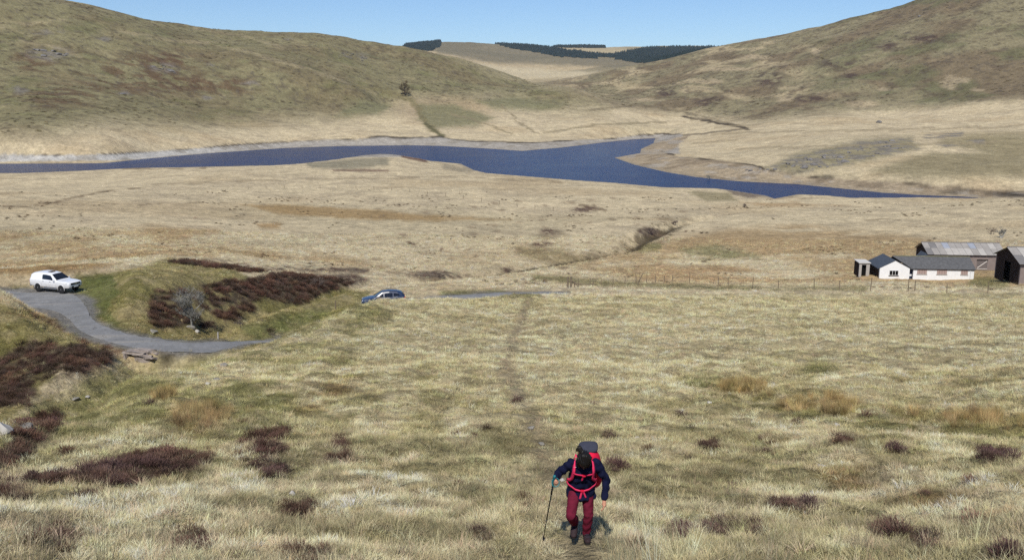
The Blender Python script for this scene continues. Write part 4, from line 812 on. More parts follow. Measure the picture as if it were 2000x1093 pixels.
# ------------------------------------------------------------------ fence, gate, posts
M_POST = mat('weathered_fence_post', s2l(118, 106, 90), .95, .1, var=.25, scale=6); M_WIRE = mat('rusty_wire', s2l(110, 96, 84), .7, .3, metal=.3)
fpx = [(1130,566,101),(1152,566,102),(1174,566,103),(1197,566,104),(1221,565.5,105),(1242,565.5,106),(1262,565.5,106.5),(1280,565.5,107),(1297,566,107.3),(1312,566.5,107.5),(1346,570,107),(1403,574,104),(1422,575,103.5),(1470,576,102),(1520,577,101),(1590,577,100.5),(1640,577,100.5),(1700,577,100.5),(1774,576,101),(1787,576,101),(1850,577,101),(1930,578,101),(2010,578,101)]
fp = [(x, y) for x, y in [at_r(a, 566, far(c))[:2] for a, b, c in fpx]]
fence = empty('wire_fence', (fp[0][0], fp[0][1], ground(*fp[0]))); o0 = fence.location
tops = []
for k, (x, y) in enumerate(fp):
    z = ground(x, y); h_ = random.uniform(1.05, 1.25) * (1.3 if k in (10, 13, 17, 18) else 1); lx, ly = random.uniform(-.07, .07), random.uniform(-.05, .05)
    MB().tube([(x - o0.x, y - o0.y, z - .3 - o0.z), (x + lx * .5 - o0.x, y - o0.y, z + h_ * .5 - o0.z), (x + lx - o0.x, y + ly - o0.y, z + h_ - o0.z)], [.05, .045, .04], 6).build('post', M_POST, fence)
    tops.append((x + lx - o0.x, y + ly - o0.y, z + h_ - o0.z))
for dz in (.1, .4, .7): MB().tube([(a, b, c - dz) for a, b, c in tops], .006, 4).build('wire', M_WIRE, fence)
tag(fence, 'old wire fence on leaning posts below the brow', 'fence')
gp = at_r(1113, 567, far(100)); gate = empty('broken_gate', (gp[0], gp[1], ground(gp[0], gp[1])), R(12))
for x in (-.28, .1): MB().tube([(x, 0, -.3), (x + .03, 0, 1.35)], [.13, .11], 7).build('gatepost', M_POST, gate)
MB().tube([(.1, -.03, 1.0), (1.1, -.12, .05)], .06, 5).build('fallen_rail', M_POST, gate); MB().tube([(-.2, .05, .75), (1.5, .1, .35)], .05, 5).build('fallen_rail', M_POST, gate); MB().tube([(.5, 0, -.2), (.62, .05, .8)], .06, 5).build('stub_post', M_POST, gate)
tag(gate, 'broken timber gate with fallen rails at the fence end', 'gate')
for a, b, r_, h_, lean, lb in ((1243, 568, 104, 1.5, .75, 'leaning grey strut propped against the wire fence'), (425, 648, 74, .6, .02, 'lone pale post beside the road above the gully'), (655, 598, 92, .95, .03, 'lone thin post on the bank left of the blue car'), (1156, 569, 101, .8, .15, 'short stub post in the grass by the broken gate')):
    x, y, _ = at_r(a, b, far(r_)); o = MB().tube([(0, 0, -.3), (lean * .5, 0, h_ * .5), (lean, 0, h_)], [.07, .065, .055], 6).build('post', M_POST if a > 600 else M_CONC); o.location = (x, y, ground(x, y)); tag(o, lb, 'post')
far_posts = [(485,370),(520,369),(555,368),(590,367.5),(625,367),(660,367),(695,368),(730,370),(765,372),(800,375),(835,379),(870,383),(905,388),(940,393),(975,399),(1010,404),(1045,408),(1080,412)]
vf = [(*at_r(a, b, 1)[:2], b) for a, b in far_posts]
vp = []
for a, b in far_posts:
    rr_ = np.linspace(230, 420, 400); x, y, z = at_r(a, b, 1.0); xs_, ys_ = x * rr_, y * rr_; zz_ = ZC + (z - ZC) * rr_; d_ = np.abs(zgrid(xs_, ys_) - zz_); k = int(np.argmin(d_)); vp.append((xs_[k], ys_[k]))
vfence = empty('valley_fence', (vp[0][0], vp[0][1], ground(*vp[0]))); o1 = vfence.location
for x, y in vp: MB().tube([(x - o1.x, y - o1.y, ground(x, y) - .2 - o1.z), (x - o1.x + random.uniform(-.1, .1), y - o1.y, ground(x, y) + 1.2 - o1.z)], .07, 5).build('post', M_POST, vfence)
tag(vfence, 'faint line of thin fence posts across the pale valley floor', 'fence')

# ------------------------------------------------------------------ stones
M_STONE = mat('grey_lichened_stone', s2l(132, 128, 120), .95, .1, var=.25, scale=6, bump=.02, bscale=10); M_PALE = mat('pale_quartz_stone', s2l(172, 168, 160), .9, .15, var=.15, scale=8, bump=.01); M_DROCK = mat('dark_outcrop_rock', s2l(120, 116, 112), .95, .1, var=.3, scale=.6, bump=.1, bscale=1)
def rock_mesh(name, s3, seed, sub=2):
    b = bmesh.new(); bmesh.ops.create_icosphere(b, subdivisions=sub, radius=1); rg = random.Random(seed); cuts = [(Vector((rg.uniform(-1, 1), rg.uniform(-1, 1), rg.uniform(-.6, 1))).normalized(), rg.uniform(.5, .85)) for _ in range(9)]
    for v in b.verts:
        for n_, d in cuts:
            q = v.co.dot(n_)
            if q > d: v.co -= n_ * (q - d)
        v.co = Vector((v.co.x * s3[0], v.co.y * s3[1], v.co.z * s3[2])) * (1 + rg.uniform(-.04, .04))
    me = bpy.data.meshes.new(name); b.to_mesh(me); b.free(); return me
def hit(px_, py_, r0=8, r1=1500):
    """first place where the ray of a pixel meets the land"""
    q = np.exp(np.linspace(math.log(r0), math.log(r1), 3000)); x, y, z = at_r(px_, py_, 1.0); zz_ = ZC + (z - ZC) * q; b = zgrid(x * q, y * q) >= zz_
    k = int(np.argmax(b)) if b.any() else len(q) - 1
    return x * q[k], y * q[k], float(zgrid([x * q[k]], [y * q[k]])[0]), float(q[k])
rocks = [(6,846,.30,.24,M_PALE,'large pale stone at the left edge above the gully'),(52,836,.22,.14,M_STONE,'small grey stone just right of the large pale stone'),(150,779,.4,.12,M_STONE,'broken grey slab half buried in the left slope'),(172,777,.22,.1,M_PALE,'pale stone at the right end of the buried slab'),
 (1605,913,.11,.08,M_PALE,'white stone in green turf on the right slope'),(1386,787,.12,.07,M_PALE,'white stone above the heather right of the hiker'),(1245,857,.10,.06,M_PALE,'pale stone up the slope right of the hiker'),(1634,832,.12,.09,M_PALE,'pale stone below the rush bed on the right'),(571,966,.07,.06,M_PALE,'round pale stone in the left foreground grass'),(799,1001,.07,.05,M_PALE,'white stone in the foreground left of the walking pole'),(1058,868,.10,.06,M_STONE,'grey stone on the path just above the hiker'),(1038,836,.16,.07,M_STONE,'flat grey stone farther up the path'),(1098,938,.09,.05,M_PALE,'pale stone beside the hiker near the pole hand'),
 (425,742,.2,.08,M_STONE,'grey stone on the green slope below the road bend'),(436,714,.26,.09,M_STONE,'grey stone nearest the road bend'),(405,750,.14,.06,M_PALE,'pale stone in the green slope below the bend'),(1573,1003,.06,.04,M_PALE,'tiny white stone in the right foreground heather'),(300,649,.55,.2,M_STONE,'grey slab on the far verge of the road'),(372,641,.5,.3,M_STONE,'grey boulder beside the dark gully mouth'),(385,649,.35,.2,M_PALE,'pale block at the foot of the gully boulder')]
for k, (a, b, s_, h_, m_, lb) in enumerate(rocks):
    x, y, z, q = hit(a, b); o = link('stone', rock_mesh('stone', (s_, s_ * .8, h_), 50 + k), m_); o.location = (x, y, z + h_ * .3); o.rotation_euler = (random.uniform(-.2, .2), random.uniform(-.2, .2), random.uniform(0, 6)); tag(o, lb, 'stone')
for a, b, s_, h_, lb in ((1716,240,3.4,2.6,'lone grey boulder on the pale slope across the lake'),(95,104,9,3,'grey crag high on the left hill'),(322,133,8,2.2,'grey crag in the middle of the left hill'),(240,184,4,1.4,'small crag low on the left hill'),(690,110,8,1.6,'grey crag near the left hill ridge'),(1796,33,3.5,2.5,'dark rock near the right hill skyline')):
    x, y, z, q = hit(a, b, 300); root = empty('outcrop', (x, y, z)) if s_ > 5 else None
    if root is None: o = link('boulder', rock_mesh('boulder', (s_ * .7, s_ * .6, h_ * .6), k), M_DROCK); o.location = (x, y, z + h_ * .2); tag(o, lb, 'boulder'); k += 1; continue
    for j in range(9):
        dx, dy = random.uniform(-s_, s_) * 1.6, random.uniform(-s_, s_) * 1.4; sc_ = random.uniform(.25, .6)
        o = link('rock', rock_mesh('rock', (s_ * sc_, s_ * sc_ * .7, h_ * sc_), 900 + j + k * 10, 1), M_DROCK, root); o.location = (dx, dy, ground(x + dx, y + dy) - z + h_ * sc_ * .1); o.rotation_euler = (0, 0, random.uniform(0, 6))
    tag(root, lb, 'rock outcrop'); k += 1
kn = [(x, y) for x, y in [(1540,322),(1570,312),(1590,318),(1620,305),(1640,310),(1660,297),(1690,290),(1700,300),(1725,283),(1745,278),(1760,288),(1660,318),(1600,328),(1560,330),(1500,335),(1470,330)]]
x, y, z, q = hit(1650, 300, 250); root = empty('outcrop', (x, y, z))
for j, (a, b) in enumerate(kn):
    for t in range(3):
        x2, y2, z2, q2 = hit(a + random.uniform(-16, 16), b + random.uniform(-5, 5), 250); s_ = random.uniform(.9, 2.6); o = link('rock', rock_mesh('rock', (s_, s_ * .6, s_ * .42), 1200 + j * 3 + t, 1), M_DROCK, root); o.location = (x2 - x, y2 - y, z2 - z + .1); o.rotation_euler = (0, 0, random.uniform(0, 6))
tag(root, 'broken grey rock slabs over the knoll above the right shore', 'rock outcrop')
# stone slabs of the little bridge
x, y, z, q = hit(272, 690, 50); br = empty('stone_bridge', (x, y, z - .25), R(-14)); br.scale = (.62, .62, .62)
M_SLAB = mat('weathered_stone_slab', s2l(148, 138, 130), .95, .1, var=.3, scale=2, bump=.03, bscale=5)
for j, (dx, dy, dz, lx, ly, lz, rx) in enumerate(((-.2, -.1, .45, 1.5, .9, .16, .22), (1.0, -.35, .25, 1.2, .7, .14, .3), (.35, .55, .62, 1.4, .6, .14, .1), (2.0, -.5, .05, .8, .55, .12, .25), (-1.15, -.3, -.1, .16, .9, .62, 0), (-.9, .4, .5, .7, .6, .14, .1), (.9, -.5, -.35, 1.0, .3, .5, 0), (1.9, .35, .45, .9, .5, .12, .1))):
    b = bmesh.new(); bmesh.ops.create_cube(b, size=2); bmesh.ops.subdivide_edges(b, edges=b.edges, cuts=2, use_grid_fill=True)
    for v in b.verts: v.co = Vector((v.co.x * lx * (1 + random.uniform(-.09, .09)), v.co.y * ly * (1 + random.uniform(-.09, .09)), v.co.z * lz * (1 + random.uniform(-.2, .2))))
    me = bpy.data.meshes.new('slab'); b.to_mesh(me); b.free(); o = link('slab', me, M_SLAB, br); o.location = (dx, dy, dz); o.rotation_euler = (-rx, random.uniform(-.1, .1), random.uniform(-.25, .25))
MB().box(-1.0, 1.2, -.25, .6, -1.2, .2).build('culvert_mouth', M_VOID, br)
tag(br, 'broken stone slabs bridging the stream beside the road', 'stone bridge')

# ------------------------------------------------------------------ hiker
from mathutils.bvhtree import BVHTree
def remesh(mb, name, vox, smooth=4):
    me = mb.mesh(name); o = bpy.data.objects.new(name, me); COL.objects.link(o)
    r_ = o.modifiers.new('r', 'REMESH'); r_.mode = 'VOXEL'; r_.voxel_size = vox; s_ = o.modifiers.new('s', 'SMOOTH'); s_.factor = .5; s_.iterations = smooth
    dg = bpy.context.evaluated_depsgraph_get(); out = bpy.data.meshes.new_from_object(o.evaluated_get(dg)); bpy.data.objects.remove(o); out.name = name; out.materials.clear(); return out
def limb(mb, P, k=7):
    """chain of (point, radius or (rx, ry, rz)) swept with ellipsoids"""
    for (a, ra), (b, rb) in zip(P[:-1], P[1:]):
        ra = Vector((ra,) * 3) if not hasattr(ra, '__len__') else Vector(ra); rb = Vector((rb,) * 3) if not hasattr(rb, '__len__') else Vector(rb); a = Vector(a); b = Vector(b)
        for i in range(k + 1): t = i / k; mb.ball(a.lerp(b, t), ra.lerp(rb, t), 12, 8)
    return mb
M_SKIN = mat('skin', s2l(196, 142, 116), .6, .3, var=.06, scale=20); M_FLEECE = mat('navy_fleece', s2l(22, 25, 50), .95, .1, var=.12, scale=30, bump=.006, bscale=25); M_TROUS = mat('maroon_trousers', s2l(100, 30, 48), .95, .08, var=.22, scale=12, bump=.008, bscale=14); M_BOOT = mat('dark_brown_boot', s2l(52, 40, 42), .75, .2, var=.25, scale=25, bump=.003)
M_SOLE = mat('boot_sole', (.015, .013, .012), .8, .2); M_HAIR = mat('black_hair', (.010, .008, .007), .5, .25, var=.3, scale=40, bump=.004, bscale=60); M_PINK = mat('pink_strap', s2l(226, 54, 96), .7, .2, var=.06, scale=20); M_REDP = mat('red_pack_fabric', s2l(214, 24, 62), .75, .2, var=.1, scale=12, bump=.006, bscale=12); M_LID = mat('slate_grey_fabric', s2l(58, 60, 72), .85, .15, var=.12, scale=14, bump=.005, bscale=14)
M_TEAL = mat('teal_neck_tube', s2l(48, 112, 140), .9, .1, var=.35, scale=30); M_GRIP = mat('teal_cork_grip', s2l(44, 116, 124), .7, .2, var=.1); M_SHAFT = mat('black_pole_shaft', (.02, .022, .022), .35, .4, metal=.4); M_STEEL = mat('pole_tip_steel', (.4, .4, .4), .35, .5, metal=.9); M_WHITE2 = mat('white_print', (.8, .8, .8), .8, .1)
hx, hy, hz, _ = hit(1133, 1056, 7)
person = empty('person', (hx, hy, hz)); tag(person, 'hiker in navy fleece and maroon trousers climbing with head bowed', 'person')
KEEPOUT.append((hx, hy, .28)); KEEPOUT.append((hx + .1, hy - .35, .3)); KEEPOUT.append((hx - .05, hy - .9, .45))
def gz_(x, y): return ground(hx + x, hy + y) - hz
SHL, SHR = Vector((-.155, -.15, 1.235)), Vector((.185, -.11, 1.225)); ELL, ELR = Vector((-.315, -.06, 1.06)), Vector((.335, -.08, .97)); WRL, WRR = Vector((-.375, -.255, 1.045)), Vector((.300, -.19, .735))
zr_ = gz_(.075, -.02); zl_ = gz_(-.09, -.12)
HPL, HPR = Vector((-.085, .0, .82)), Vector((.085, .0, .82)); KNL, KNR = Vector((-.155, -.26, .53)), Vector((.10, -.08, .45)); ANL, ANR = Vector((-.085, -.03, zl_ + .30)), Vector((.085, .02, zr_ + .10))
HEAD = Vector((.0, -.315, 1.375)); NECK = Vector((.005, -.20, 1.285))
bd = MB()
limb(bd, [((0, .02, .84), (.10, .08, .06)), ((0, -.04, 1.02), (.10, .075, .08)), ((0, -.13, 1.18), (.12, .08, .07)), (NECK, (.07, .06, .06)), (HEAD, (.05, .055, .06))])
bd.ball(HEAD, (.078, .096, .112), 18, 12, Matrix.Rotation(R(38), 3, 'X'))
fdir = Vector((0, -math.cos(R(48)), -math.sin(R(48)))); fup = Vector((0, -math.sin(R(48)), math.cos(R(48))))   # where the face looks: forward and down
limb(bd, [(HEAD + fdir * .085 - fup * .005, .011), (HEAD + fdir * .108 - fup * .035, .013)], 4)      # nose
for s in (-1, 1):
    bd.ball(HEAD + Vector((s * .075, 0, 0)) - fup * .02, (.012, .022, .032)); bd.ball(HEAD + fdir * .08 + Vector((s * .03, 0, 0)) - fup * .01, (.016, .014, .012)); bd.ball(HEAD + fdir * .072 - fup * .075, (.03, .02, .014))
for a, b, c in ((SHL, ELL, WRL), (SHR, ELR, WRR)): limb(bd, [(a, .048), (b, .038), (c, .029)])
for a, b, c in ((HPL, KNL, ANL), (HPR, KNR, ANR)): limb(bd, [(a - Vector((0, 0, .06)), .060), (b, .045), (c, .038)])
# hands: palm, four curled fingers and a thumb
def hand(mb, wr, d, side, back, curl, spread=.02):
    d = Vector(d).normalized(); side = Vector(side).normalized(); back = Vector(back).normalized(); palm = wr + d * .055
    limb(mb, [(wr, .026), (wr + d * .03, .030), (palm + d * .02, .030)], 4)
    for j in range(4):
        o_ = (j - 1.5) * spread; p = palm + d * .028 + side * o_; L_ = (.030, .034, .032, .025)[j]; a = 0; P = [(p, .0098)]; q = p; v = d
        for k in range(3):
            a += curl; v = d * math.cos(a) - back * math.sin(a); q = q + v * L_ * (1, .8, .7)[k]; P.append((q, (.0095, .0088, .0078)[k]))
        limb(mb, P, 4)
    p = wr + d * .03 + side * (-.034); q1 = p + (d * .6 - side * .5 - back * .5).normalized() * .034; q2 = q1 + (d * .6 - back * .8 * (1 if curl > .5 else .3) + side * .2).normalized() * .03; limb(mb, [(p, .012), (q1, .011), (q2, .009)], 4)
GRIP = Vector((-.395, -.305, 1.055)); TIP = Vector((-.52, .10, 0)); TIP.z = gz_(TIP.x, TIP.y) - .03
hand(bd, WRL, (GRIP + Vector((.035, -.02, .0)) - WRL), (TIP - GRIP) * 1.0, (.6, -.7, .3), .75); hand(bd, WRR, (-.02, -.28, -1), (-.15, -1, .28), (1, -.1, 0), .28)
body = link('body', remesh(bd, 'body', .006, 2), M_SKIN, person, True)
TOR = [((0, .02, .72), (.205, .155, .04)), ((0, .01, .86), (.195, .155, .08)), ((.005, -.06, 1.04), (.18, .15, .10)), ((.01, -.13, 1.17), (.185, .135, .10)), ((.01, -.18, 1.25), (.12, .09, .05))]
jk = limb(MB(), TOR); jt = limb(MB(), TOR)
for a, b, c in ((SHL, ELL, WRL), (SHR, ELR, WRR)): limb(jk, [(a, .074), (b, .060), (b.lerp(c, .93), .045)])
for c_ in ((-.10, -.02, .70), (.10, -.01, .69), (0, -.08, .70), (0, .12, .70)): jk.ball(c_, (.11, .09, .045))
jme = remesh(jk, 'fleece_jacket', .011, 3)
for v in jme.vertices:                                          # folds and slight unevenness of the cloth
    c_ = v.co; k = .007 * math.sin(c_.z * 46 + c_.x * 17 + 2.2 * math.sin(c_.x * 21 + c_.y * 13)) + .004 * math.sin(c_.x * 60 - c_.z * 25); v.co += v.normal * k
jacket = link('fleece_jacket', jme, M_FLEECE, person, True)
tr = MB(); limb(tr, [((0, .01, .80), (.155, .12, .07)), ((0, .01, .74), (.15, .115, .06))])
for a, b, c in ((HPL, KNL, ANL), (HPR, KNR, ANR)): limb(tr, [(a - Vector((0, 0, .04)), .095), (b, .070), (b.lerp(c, .5), .068), (b.lerp(c, .92), .058)])
tme = remesh(tr, 'trousers', .010, 3)
for v in tme.vertices:
    c_ = v.co; v.co += v.normal * (.006 * math.sin(c_.z * 52 + 3 * math.sin(c_.x * 25)) * max(0, 1 - c_.z))
link('trousers', tme, M_TROUS, person, True)
for an, hd_, lift in ((ANL, Vector((-.15, -1, -.38)), .0), (ANR, Vector((.03, -1, .26)), .0)):
    hd_.normalize(); b = MB(); dn = Vector((0, 0, -1)) + hd_ * (hd_.z); limb(b, [(an + Vector((0, .0, .06)), .060), (an, .056), (an + dn * .05 - hd_ * .02, (.046, .052, .045))]); limb(b, [(an + dn * .055 - hd_ * .03, (.044, .044, .040)), (an + dn * .05 + hd_ * .10, (.052, .06, .042)), (an + dn * .06 + hd_ * .17, (.046, .05, .032))])
    bt = link('boot', remesh(b, 'boot', .008, 3), M_BOOT, person, True)
    sl_ = MB(); limb(sl_, [(an + dn * .09 - hd_ * .04, (.042, .044, .018)), (an + dn * .092 + hd_ * .09, (.050, .055, .018)), (an + dn * .088 + hd_ * .18, (.044, .048, .018))]); link('sole', remesh(sl_, 'sole', .008, 2), M_SOLE, bt, True)
    lc = MB()
    for k in range(4): p_ = an + hd_ * (.045 + k * .03) + Vector((0, 0, .012 - k * .013)); lc.tube([p_ + Vector((-.03, 0, 0)), p_ + hd_ * .008 + Vector((0, 0, .014)), p_ + Vector((.03, 0, 0))], .004, 4)
    lc.build('lace', M_LID, bt)
hr = MB(); RX = Matrix.Rotation(R(38), 3, 'X'); hr.ball(HEAD + fup * .018 - fdir * .012, (.096, .110, .114), 18, 12, RX)
limb(hr, [(HEAD + fup * .10 - fdir * .01, .055), (HEAD + fup * .05 + fdir * .055, .058), (HEAD - fup * .01 + fdir * .075, .045)], 4)
for s in (-1, 1): limb(hr, [(HEAD + Vector((s * .062, 0, 0)) + fup * .05, .038), (HEAD + Vector((s * .078, 0, 0)) + fdir * .03 - fup * .04, .026), (HEAD + Vector((s * .06, 0, 0)) + fdir * .07 - fup * .10, .016)], 4)
limb(hr, [(HEAD + fup * .09 - fdir * .05 + Vector((-.03, 0, .02)), .03), (HEAD + fup * .10 - fdir * .07 + Vector((-.06, .02, .05)), .036), (HEAD + Vector((-.085, .06, .11)), .022)], 4)
hme = remesh(hr, 'hair', .007, 2)
for v in hme.vertices: c_ = v.co; v.co += v.normal * .004 * math.sin(c_.x * 210 + 2 * math.sin(c_.z * 40))
link('hair', hme, M_HAIR, person, True)
nk = MB(); nk.lathe([(.062, -.05), (.082, -.035), (.086, .0), (.080, .03), (.064, .045)], 16, 'z', (0.03, -.20, 1.29)); link('neck_tube', nk.mesh('neck_tube'), M_TEAL, person, True)
MB().ball(SHL + Vector((.05, -.085, -.005)), (.018, .006, .004)).build('chest_logo', M_WHITE2, person)
# backpack: worn by the hiker, a thing of its own
_t = remesh(jt, 'torso_form', .012, 3); JB = BVHTree.FromPolygons([tuple(v.co + v.normal * .012) for v in _t.vertices], [tuple(p.vertices) for p in _t.polygons]); bpy.data.meshes.remove(_t)
pack = empty('backpack', (hx, hy, hz)); tag(pack, 'red backpack with grey lid and pink straps on the hiker', 'backpack')
PR = Matrix.Rotation(R(-8), 3, 'Y') @ Matrix.Rotation(R(24), 3, 'X') @ Matrix.Rotation(R(-10), 3, 'Z'); PC = Vector((.115, .10, 1.055))
def superbox(c, h, rot, n_=5, seg=16, rings=12, taper=0):
    V = []; F = []; f = lambda x, e: math.copysign(abs(x) ** e, x); e = 2 / n_
    for i in range(rings + 1):
        ph = -math.pi / 2 + math.pi * i / rings
        for j in range(seg):
            th = 2 * math.pi * j / seg; z = f(math.sin(ph), e); k = 1 - taper * z
            V.append(Vector(c) + rot @ Vector((f(math.cos(ph), e) * f(math.cos(th), e) * h[0] * k, f(math.cos(ph), e) * f(math.sin(th), e) * h[1] * k, z * h[2])))
    for i in range(rings):
        for j in range(seg): F.append((i * seg + j, i * seg + (j + 1) % seg, (i + 1) * seg + (j + 1) % seg, (i + 1) * seg + j))
    return V, F
MB().add(*superbox(PC, (.172, .14, .35), PR, 3.0, 20, 16, .05)).build('main_bag', M_REDP, pack, True)
MB().add(*superbox(PC + PR @ Vector((.005, .075, .34)), (.135, .10, .036), PR, 3.2, 20, 12)).build('lid', M_LID, pack, True)
MB().add(*superbox(PC + PR @ Vector((0, .15, -.05)), (.12, .05, .2), PR, 4, 16, 12)).build('front_pocket', M_LID, pack, True)
for s in (-1, 1): MB().add(*superbox(PC + PR @ Vector((s * .175, .02, -.15)), (.03, .08, .13), PR, 3, 12, 8)).build('side_pocket', M_LID, pack, True)
MB().box(-.03, .03, -.002, .002, -.02, .02).build('white_logo', M_WHITE2, pack).matrix_local = Matrix.Translation(PC + PR @ Vector((-.04, -.128, .24))) @ PR.to_4x4()
def onto(P, off=.006):
    Q, N_ = [], []
    for p, d in P:
        d = Vector(d).normalized(); h_ = JB.ray_cast(Vector(p) - d * .8, d)
        if h_[0] is None: h_ = JB.find_nearest(Vector(p))
        n_ = h_[1] if h_[1].dot(d) < 0 else -h_[1]; Q.append(h_[0] + n_ * off); N_.append(n_)
    return Q, N_
def dense(P, k=6):
    out = []
    for (a, da), (b, db) in zip(P[:-1], P[1:]):
        for i in range(k): t = i / k; out.append((Vector(a).lerp(Vector(b), t), Vector(da).lerp(Vector(db), t)))
    return out + [P[-1]]
def strap(nm, P, w, m=M_PINK, th=.006, pre=()):
    Q, N_ = onto(dense(P)); Q = [Vector(p) for p in pre] + Q; N_ = [Vector((0, -.5, 1))] * len(pre) + N_
    return MB().ribbon(Q, N_, w, th).build(nm, m, pack, True)
F_ = (0, 1, 0); D_ = (0, .5, -1)
for s in (-1, 1):
    strap('shoulder_strap', [((s * .115 + .01, -.14, 1.30), D_), ((s * .122 + .01, -.2, 1.24), (0, .8, -.6)), ((s * .13 + .01, -.25, 1.16), F_), ((s * .135, -.2, 1.05), F_), ((s * .165, -.1, .98), (-s * .5, .8, 0)), ((s * .19, -.02, .95), (-s, .2, 0))], .042, pre=[PC + PR @ Vector((s * .07, -.12, .24)), (s * .11 + .015, -.085, 1.335)])
    strap('strap_tail', [((s * .135, -.2, 1.10), F_), ((s * .128, -.2, 1.02), F_)], .022)
    strap('hip_strap', [((s * .20, .04, .93), (-s, 0, 0)), ((s * .16, -.08, .90), (-s * .6, .8, 0)), ((s * .09, -.2, .855), F_), ((s * .02, -.2, .84), F_)], .03)
strap('chest_strap', [((-.125, -.2, 1.135), F_), ((0, -.2, 1.125), F_), ((.125, -.2, 1.13), F_)], .026)
strap('strap_tail', [((.01, -.2, 1.115), F_), ((-.012, -.2, 1.03), F_)], .024)
strap('strap_tail', [((.0, -.2, .84), F_), ((-.03, -.2, .70), F_)], .026); strap('strap_tail', [((.012, -.2, .84), F_), ((.055, -.2, .73), F_)], .022)
Qb, Nb = onto([((.01, -.2, 1.125), F_), ((0, -.2, .845), F_)]); 
for q_ in Qb: MB().box(q_.x - .022, q_.x + .022, q_.y - .014, q_.y + .004, q_.z - .016, q_.z + .016).build('buckle', M_REDP, pack, bevel=.004)
# trekking pole
pole = empty('trekking_pole', (hx, hy, hz)); tag(pole, 'black trekking pole with teal grip in the hiker\'s hand', 'trekking pole')
ax = (GRIP - TIP).normalized(); top_ = GRIP + ax * .10
MB().tube([top_ - ax * .20, top_ - ax * .12, top_ - ax * .03, top_, top_ + ax * .012], [.014, .017, .015, .021, .014], 10).build('grip', M_GRIP, pole, True)
MB().tube([top_ - ax * .34, top_ - ax * .20], [.0125, .014], 8).build('foam_sleeve', M_BLACK, pole, True)
lp = MB(); cn_ = top_ - ax * .05; lp.tube([cn_ + Vector((.02 + .05 * math.sin(a), .03 * math.cos(a), -.05 - .05 * math.cos(a) * -1)) for a in np.linspace(0, 5.6, 14)], .006, 5).build('wrist_loop', M_GRIP, pole)
MB().tube([top_ - ax * .34, top_ - ax * .75, TIP + ax * .45], [.0095, .009, .009], 8).build('upper_shaft', M_SHAFT, pole, True); MB().tube([TIP + ax * .45, TIP + ax * .44, TIP + ax * .06], [.0075, .007, .0065], 8).build('lower_shaft', M_SHAFT, pole, True)
MB().tube([TIP + ax * .47, TIP + ax * .43], .012, 8).build('lever_lock', M_STEEL, pole); MB().tube([TIP + ax * .10, TIP + ax * .088], [.028, .024], 12).build('basket', M_BLACK, pole); MB().tube([TIP + ax * .07, TIP], [.006, .003], 6).build('tip', M_STEEL, pole)

for o in (person, pack, pole): o.scale = (.96, .96, .96); o.rotation_euler = (R(2.5), 0, 0)
# ------------------------------------------------------------------ trees and shrubs
M_BARK = mat('grey_lichened_bark', s2l(150, 148, 140), .95, .1, var=.2, scale=6); M_TWIGG = mat('grey_twigs', s2l(128, 126, 118), .95, .1, var=.15, scale=5); M_BARKD = mat('dark_bark', s2l(78, 68, 58), .95, .1, var=.2, scale=4); M_TWIGB = mat('brown_twigs', s2l(112, 100, 92), .95, .1, var=.15, scale=5)
def bare_tree(name, loc, H, spread, label, cat, bark, twig, seed, stems=1, lean=(0, 0), dens=1.0, tw=.012):
    rg = random.Random(seed); root = empty(name, loc); limbs, tw_ = MB(), MB()
    def grow(p, d, ln, rad, lev):
        n_ = 4; P = [p]; v = d.copy()
        for k in range(n_): v = (v + Vector((rg.uniform(-.22, .22), rg.uniform(-.22, .22), rg.uniform(-.08, .2)))).normalized(); P.append(P[-1] + v * ln / n_)
        rs = [rad * (1 - .5 * k / n_) for k in range(n_ + 1)]
        if lev < 3: limbs.tube(P, rs, 6 if lev < 2 else 4)
        else: tw_.tube(P, [max(q, tw * .6) for q in rs], 3, False)
        if lev >= 4: return
        for k in range(int((5, 6, 6, 5)[lev] * dens)):
            t = rg.uniform(.3, 1); i = min(int(t * n_), n_ - 1); q = P[i].lerp(P[i + 1], t * n_ - i); a = rg.uniform(0, 6.28); up_ = rg.uniform(.1, .75)
            w_ = (v * .55 + Vector((math.cos(a) * spread, math.sin(a) * spread, up_ * .8))).normalized(); grow(q, w_, ln * rg.uniform(.45, .72), rad * .5 * (1 - .3 * t), lev + 1)
    for s in range(stems):
        a = rg.uniform(0, 6.28); d = Vector((lean[0] + (math.cos(a) * .45 if stems > 1 else 0), lean[1] + (math.sin(a) * .45 if stems > 1 else 0), 1)).normalized(); grow(Vector((math.cos(a) * .1 * (stems > 1), math.sin(a) * .1 * (stems > 1), -.2)), d, H * .42, H * .026, 0)
    limbs.build('trunk', bark, root, True); tw_.build('crown', twig, root); tag(root, label, cat); return root
x, y, _ = at_r(377, 600, 86.5); bare_tree('bare_tree', (x, y, ground(x, y)), 5.6, 1.05, 'leafless grey tree leaning over the heathery gully', 'tree', M_BARK, M_TWIGG, 5, 2, (.05, -.05), 1.0, .014)
